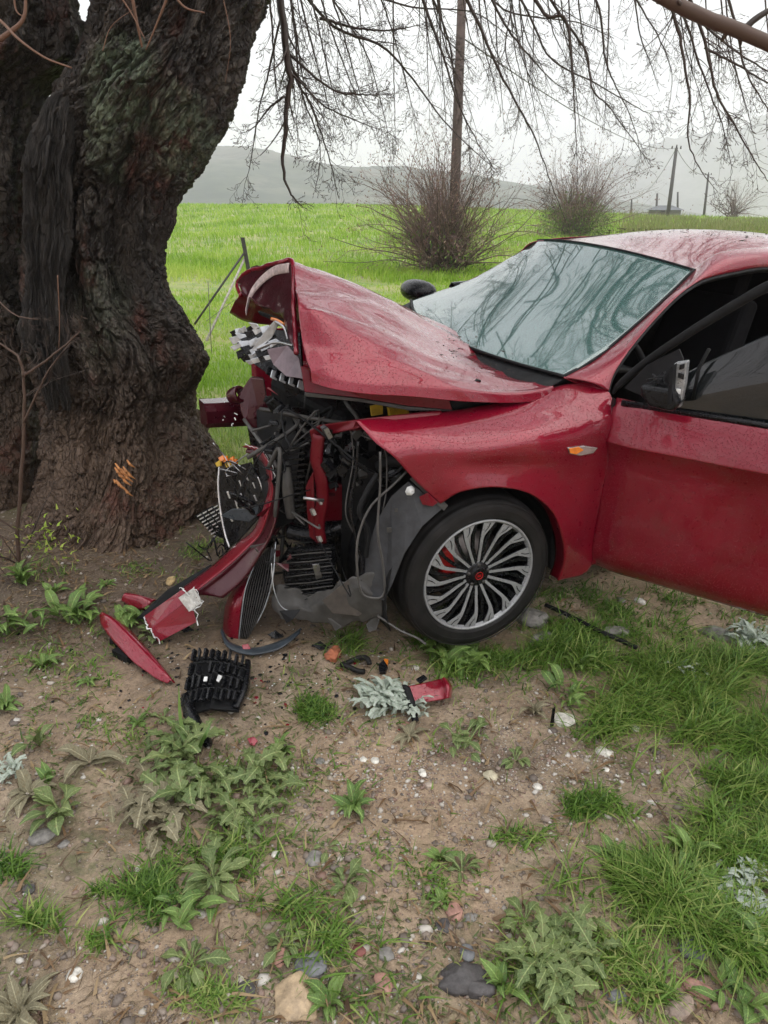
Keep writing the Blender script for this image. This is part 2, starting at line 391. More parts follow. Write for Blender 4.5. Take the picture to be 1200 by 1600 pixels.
def blades(P, H, Wd, bend=.5, segs=3, tint=None, lean=None, flat=0.):
    """P (n,3) roots, H heights, Wd widths -> vertices, quads, tint"""
    n_ = len(P); H = np.broadcast_to(H, n_); Wd = np.broadcast_to(Wd, n_)
    az = rng.uniform(0, 2 * np.pi, n_); dirv = np.stack([np.cos(az), np.sin(az), 0 * az], -1)
    if lean is not None: dirv = dirv + lean; 
    b = bend * rng.uniform(.3, 1.5, n_); side = np.stack([-np.sin(az + .6), np.cos(az + .6), 0 * az], -1)
    t = np.linspace(0, 1, segs + 1)
    C_ = P[:, None] + dirv[:, None] * (H * b)[:, None, None] * (t ** 1.8)[None, :, None] + np.array([0, 0, 1.]) * (H[:, None] * (t[None] - .45 * np.minimum(b, 1.6)[:, None] * t[None] ** 2 * (1 - flat) ))[..., None]
    w = Wd[:, None] * (1 - t[None] ** 1.6 * .93) * .5
    V = np.stack([C_ - side[:, None] * w[..., None], C_ + side[:, None] * w[..., None]], 2)      # n, segs+1, 2, 3
    i = np.arange(n_ * (segs + 1) * 2).reshape(n_, segs + 1, 2)
    Q = np.stack([i[:, :-1, 0], i[:, :-1, 1], i[:, 1:, 1], i[:, 1:, 0]], -1).reshape(-1, 4)
    if tint is None: tint = rng.uniform(0, 1, n_)
    return V.reshape(-1, 3), Q, np.repeat(tint, (segs + 1) * 2)
# field beyond the fence: long lush band far off, shorter pale turf nearer
def scatter_field(nb, y0, y1, hfun, name, wk, segs=2):
    s = rng.uniform(0, 1, nb); Y = y0 * (y1 / y0) ** (s ** .92)
    az = rng.uniform(-.62, .62, nb); X = Y * az * 1.02
    bare = np.exp(-((X + 2.6) / 1.6) ** 2 - ((Y - 17.5) / 1.6) ** 2) + np.exp(-((X + 1.2) / 1.1) ** 2 - ((Y - 15.2) / .7) ** 2)
    keep = rng.uniform(0, 1, nb) * (1 + 7 * bare) < np.clip(.75 + .9 * fbm(v3(X * .5, Y * .35), 3), .12, 1); X, Y = X[keep], Y[keep]
    P = v3(X, Y, height(X, Y) - .01); H = hfun(X, Y) * rng.uniform(.6, 1.3, len(X))
    tint = np.clip(.45 + .45 * fbm(v3(X * .35, Y * .25), 3) + rng.normal(0, .16, len(X)) + .15 * (Y < 20), 0, 1)
    V, Q, T = blades(P, H, wk * np.maximum(Y, 6) / 10, .5, segs, tint); return V, Q, T
fh = lambda X, Y: np.where(Y > 17, .26 + .10 * noise(v3(X * .3, Y * .2)), .085 + .05 * noise(v3(X * .9, Y * .6))) * (1 + .1 * (Y > 40))
mb = MB()
for nb_, y0, y1, wk in ((170000, 4.3, 22, .013), (110000, 17, 96, .011)):
    V, Q, T = scatter_field(nb_, y0, y1, fh, 'x', wk); mb.add(V, Q, tint=T)
tag(mb.build('field_grass', FIELDG), kind='stuff')

# ------------------------------------------------------------------ poles
POLE = plain('weathered_wood', (.075, .052, .045), .8, sc=8, bump=.01); DARKM = plain('rusty_iron', (.05, .045, .045), .6, bump=.002)
GALV = plain('pale_stick', (.33, .31, .27), .7)
def pole(x0, v0, ub, vb, Y, r, name, label, mat_=POLE, cross=False):
    b = D(ub, vb, Y); t = D(x0, v0, Y); m_ = MB(); b[2] = min(b[2], float(height(b[0], b[1]))) - .2; m_.tube([b, (b * 2 + t) / 3, t], [r * 1.2, r * 1.1, r * .85], 12)
    root = empty(name, (b[0], b[1], b[2] + .2)); tag(root, label, 'pole')
    o = m_.build('shaft', mat_, root); o.location = -Vector(root.location)
    if cross:
        for k_ in range(3):
            mm = MB(); p = t + np.array([(k_ - 1) * r * 2.5, 0, -.1 * abs(k_ - 1)]); mm.tube([p, p + [0, 0, r * 1.6]], [r * .5, r * .35], 8); q_ = mm.build('insulator', DARKM, root); q_.location = -Vector(root.location)
    return t
pole(724, -60, 708, 372, 19.0, .115, 'utility_pole', 'tall brown wooden pole rising behind the large bare bush')
t1 = pole(1057, 231, 1044, 334, 78, .17, 'utility_pole', 'dark leaning pole standing by the low hut on the field edge', DARKM, True)
t2 = pole(1107, 272, 1100, 338, 92, .13, 'utility_pole', 'slim dark pole between the hut and the small reddish bush', DARKM, True)
t3 = pole(1027, 302, 1026, 332, 94, .13, 'utility_pole', 'thin grey pole directly left of the low hut roof', DARKM)
t4 = pole(987, 311, 987, 331, 95, .11, 'utility_pole', 'faint short pole far off, leftmost of those by the hut', DARKM)
t5 = pole(1059, 300, 1060, 332, 95, .12, 'utility_pole', 'thin faint pole directly right of the dark leaning pole', DARKM)
def sag(a, b, s, r, name, label):
    t = np.linspace(0, 1, 24)[:, None]; P = a * (1 - t) + b * t; P[:, 2] -= (s * 4 * t * (1 - t))[:, 0]
    m_ = MB(); m_.tube(P, r, 4); tag(m_.build(name, WIRE, loc=tuple(a)), label, 'cable')
sag(D(724, 60, 19), t1, .8, .018, 'overhead_cable', 'thin overhead cable running down from the tall pole to the leaning pole')
sag(t1, t2, .8, .03, 'overhead_cable', 'thin cable between the leaning pole and the slim pole')
sag(t1, t4, 1.2, .025, 'overhead_cable', 'faint cable running left from the leaning pole over the field')
# hut
hb = D(1038, 332, 88); mh = MB(); w_, d_, h_ = 2.8, 2.6, .55
hut = empty('hut', (hb[0], hb[1], hb[2] - .3)); tag(hut, 'low grey hut with a shallow roof on the far field edge', 'hut')
HUTW = plain('hut_wall', (.16, .16, .15), .9); HUTR = plain('hut_roof', (.10, .11, .12), .6)
MB().box((0, 0, h_ / 2), (w_, d_, h_)).build('wall', HUTW, hut, False)
r_ = MB(); r_.add([[-w_ / 2 - .3, -d_ / 2 - .3, h_], [w_ / 2 + .3, -d_ / 2 - .3, h_], [w_ / 2 + .3, d_ / 2 + .3, h_], [-w_ / 2 - .3, d_ / 2 + .3, h_], [-w_ / 2 + .6, 0, h_ + .5], [w_ / 2 - .6, 0, h_ + .5]],
       [[0, 1, 5, 4], [2, 3, 4, 5], [3, 2, 1, 0]], [[1, 2, 5], [3, 0, 4]]); r_.build('roof', HUTR, hut, False)
MB().box((-.7, -d_ / 2 - .02, .32), (.5, .06, .62)).build('door', DARKM, hut, False)

# ------------------------------------------------------------------ broken fence
fy = 10.4
fr = empty('fence_post', tuple(at(*GT(405, 505)[:2]))); tag(fr, 'dark iron fence post with slanting stays beyond the crumpled hood', 'fence post')
def rod(name, a, b, r, m_, sides=5, par=fr):
    k_ = MB(); k_.tube([a, (np.array(a) + b) / 2, b], r, sides); o = k_.build(name, m_, par); o.location = -Vector(par.location); return o
fY = GT(405, 505)[1]
pb_ = GT(405, 505, -.0); pt_ = D(379, 371, fY)
k_ = MB(); ax = np.array([.03, 0, 0]); 
for o_, sz in (((0, 0, 0), (.055, .012)), ((-.024, .026, 0), (.012, .05))):
    A_ = []; 
    for P_ in (pb_ - [0, 0, .1], pt_):
        for sx, sy in ((-1, -1), (1, -1), (1, 1), (-1, 1)): A_.append(P_ + np.array(o_) + [sx * sz[0] / 2, sy * sz[1] / 2, 0])
    k_.add(A_, [[0, 1, 5, 4], [1, 2, 6, 5], [2, 3, 7, 6], [3, 0, 4, 7], [4, 5, 6, 7]])
o = k_.build('post', DARKM, fr, False); o.location = -Vector(fr.location)
rod('stay', D(381, 396, fY), GT(303, 508), .016, DARKM); rod('stay', D(384, 400, fY + .1), GT(322, 533), .018, GALV)
rod('wire', D(325, 440, 8.6), GT(331, 560), .004, DARKM); rod('wire', D(322, 502, 9.2), D(405, 440, fY), .003, DARKM)

# ------------------------------------------------------------------ stems: bushes and branches
def grow(P0, dir0, Len, S=8, wig=.12, grav=0., curve=None, zig=0.):
    """vectorised curved shoots: start points, directions, lengths -> (n,S,3)"""
    n_ = len(P0); d = dir0 / (np.linalg.norm(dir0, axis=1, keepdims=True) + 1e-9); out = np.zeros((n_, S, 3)); out[:, 0] = P0
    drift = rng.normal(0, 1, (n_, 3)) * wig
    for s in range(1, S):
        d = d + drift * .5 + rng.normal(0, wig * .6, (n_, 3)); d[:, 2] += grav
        if zig: d = d + rng.normal(0, zig, (n_, 3))
        d /= np.linalg.norm(d, axis=1, keepdims=True); out[:, s] = out[:, s - 1] + d * (Len / (S - 1))[:, None]
    return out
def kids(P, R, per, spread, lenf, t0=.15, t1=1.):
    """choose side shoot starts along parents"""
    n_, S = P.shape[:2]; idx = np.repeat(np.arange(n_), per); t = rng.uniform(t0, t1, len(idx)) * (S - 1.001)
    i = t.astype(int); f = (t - i)[:, None]; a = P[idx, i]; b = P[idx, np.minimum(i + 1, S - 1)]
    tg = b - a; ln = np.linalg.norm(P[idx, -1] - P[idx, 0], axis=1); tg /= np.linalg.norm(tg, axis=1, keepdims=True) + 1e-9
    rd = rng.normal(0, 1, (len(idx), 3)); rd -= (rd * tg).sum(1, keepdims=True) * tg; rd /= np.linalg.norm(rd, axis=1, keepdims=True)
    d = tg * math.cos(spread) + rd * math.sin(spread)
    return a + (b - a) * f, d, ln * lenf * rng.uniform(.4, 1.3, len(idx)) * (1.15 - .6 * t / S), R[idx, i] * .62
def rad(r0, n_, S, tip=.3): return r0[:, None] * np.linspace(1, tip, S)[None]
BUSHM = blade_mat('bush_stem', (.06, .042, .036), (.15, .10, .085), (.27, .18, .165), 0.)
def bush(base, Hh, Wd, ns, name, label, green=0., tw=5, th=1.):
    m_ = MB(); az = rng.uniform(0, 2 * np.pi, ns); el = rng.uniform(.15, 1.0, ns) ** .8
    d = np.stack([np.cos(az) * (1 - el) * 1.2 * Wd / Hh, np.sin(az) * (1 - el) * Wd / Hh, .35 + el], -1)
    P0 = np.array([0, 0, 0]) + v3(rng.normal(0, .12 * Wd / 2, ns), rng.normal(0, .12 * Wd / 2, ns))
    P = grow(P0, d, Hh * rng.uniform(.35, 1.15, ns), 9, .13, -.012, zig=.10); R = rad(.0125 * th * rng.uniform(.4, 1.2, ns), ns, 9)
    V, Q, _ = tubes(P, R, 4); m_.add(V, Q, tint=np.repeat(rng.uniform(0, .7, ns), 9 * 4))
    a, d2, l2, r2 = kids(P, R, tw, .6, .45); P2 = grow(a, d2, l2, 6, .16, zig=.12); R2 = rad(r2 * .7, len(a), 6)
    V, Q, _ = tubes(P2, R2, 3); m_.add(V, Q, tint=np.repeat(rng.uniform(.2, 1, len(a)), 6 * 3))
    a, d3, l3, r3 = kids(P2, R2, 4, .7, .5); P3 = grow(a, d3, l3, 4, .15, zig=.12); R3 = rad(r3 * .7, len(a), 4)
    V, Q, _ = tubes(P3, R3, 3); m_.add(V, Q, tint=np.repeat(rng.uniform(.3, 1, len(a)), 4 * 3))
    root = empty(name, tuple(base)); tag(root, label, 'bush')
    m_.build('stems', BUSHM, root)
    lb = MB(); q_ = rng.integers(0, len(P3), int(len(P3) * .5)); pt = P3[q_, rng.integers(1, 4, len(q_))]
    V, Q, T = blades(pt, .05 * Hh / 2.5, .03 * Hh / 2.5, .6, 1, rng.uniform(0, 1, len(pt))); lb.add(V, Q, tint=T); tag(lb.build('buds', PINKB, root), kind='stuff')
    if green:
        gb = MB(); nl = int(green); az = rng.uniform(0, 6.28, nl); rr = np.sqrt(rng.uniform(0, 1, nl)) * Wd * .45
        zz = rng.uniform(0, 1, nl) ** 1.6 * Hh * .6 * (1 - .5 * rr / (Wd * .45)); V, Q, T = blades(v3(np.cos(az) * rr, np.sin(az) * rr, zz), .10, .035, .8, 2, rng.uniform(0, .8, nl))
        gb.add(V, Q, tint=T); tag(gb.build('leaves', GRASS, root), kind='stuff')
    return root
PINKB = blade_mat('bud', (.17, .08, .07), (.26, .15, .13), (.34, .26, .18))
def bb(u, v): p = GT(u, v); return p
bush(bb(690, 428), 2.9, 3.1, 300, 'bare_bush', 'large bare reddish brown bush round the foot of the tall pole', 900, 7, 1.5)
bush(bb(897, 372) , 4.1, 4.0, 230, 'bare_bush', 'smaller bare bush with green leaves low down, above the car roof', 5200, 6, 1.6)
bush(D(1146, 339, 86), 3.6, 4.5, 60, 'bare_bush', 'tiny reddish bare bush on the far field edge, right of the poles', 300, 5, 3.5)
mb = MB(); us = rng.uniform(975, 1320, 9000); vv_ = rng.uniform(347, 372, 9000) ; PP = np.array([GT(u, v) for u, v in zip(us[:400], vv_[:400])])
PP = PP[rng.integers(0, 400, 9000)] + rng.normal(0, .5, (9000, 3)) * [1, 1, 0]; PP[:, 2] = height(PP[:, 0], PP[:, 1])
V, Q, T = blades(PP, rng.uniform(.2, .8, 9000) * (1 + .5 * noise(PP * .4)), .05, .4, 2, rng.uniform(.3, 1, 9000)); mb.add(V, Q, tint=T)
tag(mb.build('weed_thicket', blade_mat('olive_weeds', (.10, .14, .03), (.17, .22, .05), (.27, .26, .10)), loc=(PP[:, 0].mean(), PP[:, 1].mean(), 0)), kind='stuff')
dd = MB(); PP = np.array([GT(u, v) for u, v in zip(rng.uniform(480, 700, 300), rng.uniform(395, 440, 300))])
# ------------------------------------------------------------------ the old tree
bk = mat('bark', (.06, .045, .035), .6, spec=.3); n = N(bk)
st = (1, 1, .28); f1 = n.noise(9, 8, .7, st, .6); f2 = n.noise(38, 6, .75, (1, 1, .4), off=4); f3 = n.noise(2.2, 5, .6, off=8)
c = n.ramp(f1, [(.34, (.008, .007, .006)), (.5, (.030, .025, .0215)), (.68, (.095, .080, .065))])
c = n.mix(n.math('MULTIPLY', n.ramp(f2, [(.4, 0.), (.7, 1.)]), .35), c, (.085, .07, .056))
sp = n.n('ShaderNodeSeparateXYZ'); n.l(n.co.outputs['Object'], sp.inputs[0])
low = n.ramp(n.math('ADD', n.math('MULTIPLY', sp.outputs['Z'], .5), n.math('MULTIPLY', f3, .5)), [(.42, 1.), (.78, 0.)])
c = n.mix(n.math('MULTIPLY', low, .75), c, n.mix(f1, (.028, .018, .012), (.20, .13, .088)))
c = n.mix(n.math('MULTIPLY', n.ramp(n.noise(3.1, 6, .7, (1, 1, .6), off=31), [(.56, 0.), (.66, 1.)]), .6), c, (.10, .028, .018))
li = n.attr('tint')
lic = n.math('MULTIPLY', li, n.ramp(n.noise(22, 5, .7, off=14), [(.38, 0.), (.56, 1.)]))
c = n.mix(lic, c, n.mix(n.noise(6, 3, off=3), (.06, .11, .065), (.19, .205, .14)))
n.base(c); n.rough(n.ramp(f2, [(.35, .30), (.7, .75)]))
wv_ = n.n('ShaderNodeTexVoronoi', feature='DISTANCE_TO_EDGE'); wv_.inputs['Scale'].default_value = 34; mp_ = n.n('ShaderNodeMapping'); mp_.inputs['Scale'].default_value = (1, 1, .4)
wa_ = n.n('ShaderNodeVectorMath', operation='ADD'); wn_ = n.n('ShaderNodeTexNoise'); wn_.inputs['Scale'].default_value = 8; ws_ = n.n('ShaderNodeVectorMath', operation='SCALE'); ws_.inputs['Scale'].default_value = .09
n.l(n.co.outputs['Object'], wn_.inputs['Vector']); n.l(wn_.outputs['Color'], ws_.inputs[0]); n.l(n.co.outputs['Object'], wa_.inputs[0]); n.l(ws_.outputs[0], wa_.inputs[1]); n.l(wa_.outputs[0], mp_.inputs[0]); n.l(mp_.outputs[0], wv_.inputs['Vector'])
crk = n.ramp(wv_.outputs['Distance'], [(0., 0.), (.12, 1.)]); nb = n.bump(crk, .8, .012); nb = n.bump(f2, .9, .012, nb); n.normal(nb)
dead = mat('grey_deadwood', (.08, .065, .055), .7); n = N(dead); f_ = n.noise(26, 6, .7, (1, 1, .08)); n.base(n.ramp(f_, [(.38, (.006, .005, .0045)), (.60, (.042, .035, .029))])); n.normal(n.bump(n.noise(60, 5, .8, (1, 1, .25)), 1., .01, n.bump(f_, 1., .05)))

TY = 3.75
zs_v = [(-900, 620), (-400, 560), (-200, 500), (0, 418), (60, 395), (120, 383), (190, 358), (250, 330), (300, 290), (340, 273), (400, 259), (460, 259), (490, 276), (520, 304), (560, 322), (600, 322), (620, 307), (650, 303), (700, 324), (740, 338), (790, 345), (840, 345), (880, 345), (920, 340), (1000, 350)]
zl_v = [(-900, 430), (-400, 330), (-200, 240), (0, 148), (60, 138), (130, 100), (200, 62), (300, 52), (400, 42), (500, 44), (600, 62), (700, 86), (760, 86), (800, 60), (850, -60), (920, -160), (1000, -200)]
def trunk(name, R, Lf, Yc, depth, nz_, nth, z0, z1, seed, burls=(), lichen=(), flare=0., parent=None, m_=None):
    zr = np.array([D(u, v, Yc)[[0, 2]] for v, u in R]); zl = np.array([D(u, v, Yc)[[0, 2]] for v, u in Lf])
    z = np.linspace(z0, z1, nz_); xr = np.interp(z, zr[::-1, 1], zr[::-1, 0]); xl = np.interp(z, zl[::-1, 1], zl[::-1, 0])
    ker = np.hanning(21); ker /= ker.sum(); sm = lambda a: np.convolve(np.pad(a, 10, mode='edge'), ker, 'valid'); xr, xl = sm(xr), sm(xl)
    cx = (xr + xl) / 2; rx = (xr - xl) / 2; ry = np.minimum(rx, depth) * (.85 + flare * (1 - sstep(-.1, .75, z)))
    th = np.linspace(0, 2 * np.pi, nth, endpoint=False); th = th - .5 * np.cos(th)
    Z, TH = np.meshgrid(z, th, indexing='ij'); cxx, rxx, ryy = [a[:, None] for a in (cx, rx, ry)]
    ux, uy = np.cos(TH), np.sin(TH)
    tw = TH + .35 * noise(v3(Z * .8, Z * 0 + seed, Z * 0)) + .10 * Z
    # long flowing ribs, then rough plates of bark between fissures
    rib = fbm(v3(np.cos(tw) * 2.6 + seed, np.sin(tw) * 2.6, Z * .55), 3) * .085
    px = v3(np.cos(tw) * 15 * np.maximum(rxx, .3), np.sin(tw) * 15 * np.maximum(rxx, .3), Z * 4.2 + seed)
    wv = noise(px * .5) * .9; px = px + wv[..., None]
    fis = 1 - np.abs(fbm(px, 2) * 1.5); fis = np.clip(fis, 0, 1) ** 3
    cr = 1 - np.abs(noise(v3(np.cos(tw) * 7, np.sin(tw) * 7, Z * 13 + seed * 3)) * 1.6); cr = np.clip(cr, 0, 1) ** 5; p2 = v3(np.cos(tw) * 34 * rxx + wv, np.sin(tw) * 34 * rxx, Z * 11 + seed); f2_ = np.clip(1 - np.abs(fbm(p2, 2) * 1.6), 0, 1) ** 3
    fine = fbm(v3(np.cos(tw) * 60 * rxx, np.sin(tw) * 60 * rxx, Z * 40), 3) * .009
    q3 = v3(np.cos(tw) * 17 * rxx, np.sin(tw) * 17 * rxx, Z * 6.5 + seed) + wv[..., None] * .9 + .35 * noise(v3(np.cos(tw) * 9, np.sin(tw) * 9, Z * 9))[..., None]
    a1, a2, cid = worley(q3); e1 = sstep(.0, .20, a2 - a1); b1, b2, cid2 = worley(q3 * 2.6 + 9); e2 = sstep(.0, .25, b2 - b1)
    disp = rib * .95 - .020 * fis - .030 * (1 - e1) + .022 * (cid - .5) * e1 - .011 * (1 - e2) + .009 * (cid2 - .5) + fine
    edge = np.abs(ux) ** 3; disp = disp * (1 - .35 * edge) + .02 * noise(v3(Z * 9, TH * 3, Z * 0)) 
    for (bu, bv, br, bh) in burls:
        bp = D(bu, bv, Yc - .35); X = cxx + rxx * ux; d2 = ((X - bp[0]) ** 2 + (Z - bp[2]) ** 2) / br ** 2; disp = disp + bh * np.exp(-d2 * 1.5) * (uy < .3)
    P = v3(cxx + (rxx + disp) * ux, Yc + (ryy + disp) * uy, Z)
    tint = np.zeros(Z.shape)
    for (bu, bv, br, bh, am) in lichen:
        bp = D(bu, bv, Yc - .45); tint = np.maximum(tint, am * np.clip(1.5 - 1.2 * (((P[..., 0] - bp[0]) / br) ** 2 + ((P[..., 2] - bp[2]) / bh) ** 2) + .5 * fbm(P * 9, 3), 0, 1) * (uy < .3))
    i = np.arange(nz_ * nth).reshape(nz_, nth); nx = np.roll(i, -1, 1); Q = np.stack([i[:-1], nx[:-1], nx[1:], i[1:]], -1).reshape(-1, 4)
    return mk(name, P.reshape(-1, 3) - np.array([TR[0], TR[1], 0]), [Q], m_ or bk, parent, True, tint.ravel())
tree = empty('old_tree', (TR[0], TR[1], 0)); tag(tree, 'huge old bare tree with dark gnarled trunk that the red car has hit', 'tree')
trunk('trunk', zs_v, zl_v, TY, .62, 1000, 560, -.25, 3.5, 2.0, burls=[(300, 570, .13, .03), (290, 640, .2, -.06), (330, 800, .3, .07), (230, 120, .22, .05), (110, 860, .35, .10), (225, 500, .16, .05)],
      lichen=[(165, 145, .13, .20, 1.), (190, 95, .12, .12, .8), (265, 210, .14, .20, .75), (150, 235, .07, .12, .6), (310, 230, .06, .1, .5), (140, 500, .12, .25, .25)], flare=.85, parent=tree)
Rb = [(-900, 60), (-300, 100), (0, 122), (60, 130), (100, 128), (140, 70), (200, 62), (400, 50), (600, 66), (700, 80), (800, 95), (1000, 110)]
Lb = [(a, b - 330) for a, b in Rb]
trunk('rear_trunk', Rb, Lb, TY + .2, .6, 520, 240, -.25, 4.2, 9.0, flare=1.1, parent=tree)
# weathered strip of dead wood along the cleft
stp = [(104, 140, 3.46), (84, 165, 3.42), (74, 230, 3.40), (66, 300, 3.38), (60, 380, 3.37), (58, 460, 3.36), (66, 540, 3.36), (80, 640, 3.36)]
for w_, off_, r_ in ((0, 0, .050), (1, 24, .040)):
    P_ = crom(np.array([D(u + off_, v, Y) for u, v, Y in stp]), 400); P_ += .016 * np.stack([noise(P_ * 9 + 3 * w_), noise(P_ * 6 + 9), 0 * P_[:, 0]], -1)
    rr = r_ * (1 + .35 * noise(P_ * 4 + w_ * 9)) * np.concatenate([np.linspace(.15, 1, 120), np.ones(220), np.linspace(1, .3, 60)])
    V, Q, T_ = tubes(P_[None], rr[None], 140, True); ang = np.tile(np.arange(140) / 140 * 6.283, 400); zz_ = np.repeat(P_[:, 2], 140)
    wa_, wb_, wc2_ = worley(np.stack([np.cos(ang) * 3.2, np.sin(ang) * 3.2, zz_ * 5 + noise(np.stack([ang, zz_ * 8, 0 * ang], -1))], -1))
    V[:56000] += (V[:56000] - np.repeat(P_, 140, 0)) * (.15 + .5 * noise(np.stack([np.cos(ang) * 3, np.sin(ang) * 3, zz_ * 3], -1)) + .35 * noise(np.stack([np.cos(ang) * 9, np.sin(ang) * 9, zz_ * 5], -1)) - .38 * (1 - sstep(0, .16, wb_ - wa_)) + .35 * (wc2_ - .5) + .14 * noise(np.stack([np.cos(ang) * 22, np.sin(ang) * 22, zz_ * 30], -1)))[:, None]
    o = mk('deadwood_strip', V - np.array([TR[0], TR[1], 0]), [Q, T_], dead, tree)
# fresh scar where the bark broke
rs = MB()
for k_ in range(16):
    u_, v_ = 188 + rng.normal(0, 8), 738 + rng.normal(0, 9); a_ = D(u_, v_, 3.02); L_ = rng.uniform(.02, .06)
    rs.tube([a_, a_ + [L_ * .4, -.012, -L_ * .5], a_ + [L_ * .9, -.004, -L_]], [.004, .007, .001], 4)
o = rs.build('splintered_wood', WOODY, tree, False); o.location = (-TR[0], -TR[1], 0)

# -------- branches: each main strand with its twigs is one part
BR = blade_mat('twig_bark', (.028, .020, .016), (.06, .042, .034), (.16, .085, .055), 0.)
def branch(pts, r0, r1, kidn=(10, 5, 2), lf=(.34, .45, .5), grav=-.05, name='branch', S=30, tintb=.3, wig=.12, sp=.6, smallest=.0009, world=False, buds=True, par=None, origin=None):
    P = crom(np.array(pts if world else [D(u, v, Y) for u, v, Y in pts]), S)
    P = P + .35 * r0 * rng.normal(0, 1, P.shape) * .5
    R = np.linspace(r0, r1, S); m_ = MB(); V, Q, T_ = tubes(P[None], R[None], 7 if r0 < .02 else 12, True); m_.add(V, Q, T_, tint=tintb)
    a, d, l, r = kids(P[None], R[None], kidn[0], sp, lf[0], .08); l = np.maximum(l, .05); P1 = grow(a, d, l, 9, wig, grav, zig=.05); R1 = rad(np.maximum(r * .62, smallest), len(a), 9, .35)
    V, Q, _ = tubes(P1, R1, 4); m_.add(V, Q, tint=np.repeat(rng.uniform(.1, .6, len(a)), 36))
    last = P1
    if kidn[1]:
        a, d, l, r = kids(P1, R1, kidn[1], .7, lf[1], .12); P2 = grow(a, d, np.maximum(l, .03), 7, wig * 1.2, grav * .5, zig=.08); R2 = rad(np.maximum(r * .6, smallest), len(a), 7, .4)
        V, Q, _ = tubes(P2, R2, 3); m_.add(V, Q, tint=np.repeat(rng.uniform(.1, .8, len(a)), 21)); last = P2
    if kidn[2]:
        a, d, l, r = kids(P2, R2, kidn[2], .8, lf[2], .3); P3 = grow(a, d, np.maximum(l, .015), 4, wig, 0, zig=.1); R3 = rad(np.maximum(r * .55, smallest), len(a), 4, .5)
        V, Q, _ = tubes(P3, R3, 3); m_.add(V, Q, tint=np.repeat(rng.uniform(.1, .8, len(a)), 12)); last = P3
    if buds:
        e = last[:, -1]; d = e - last[:, -2]; d /= np.linalg.norm(d, axis=1, keepdims=True) + 1e-9; L_ = (smallest * 6)
        pb = np.stack([e - d * L_ * .3, e + d * L_ * .8, e + d * L_ * 2], 1); rb = np.tile(np.array([[.7, 1.6, .3]]) * smallest, (len(e), 1)); V, Q, T_ = tubes(pb, rb, 4, True)
        m_.add(V, Q, T_, tint=.5)
    o = m_.build(name, BR, tree if par is None else par); o.location = (-TR[0], -TR[1], 0) if origin is None else tuple(-np.array(origin)); return P
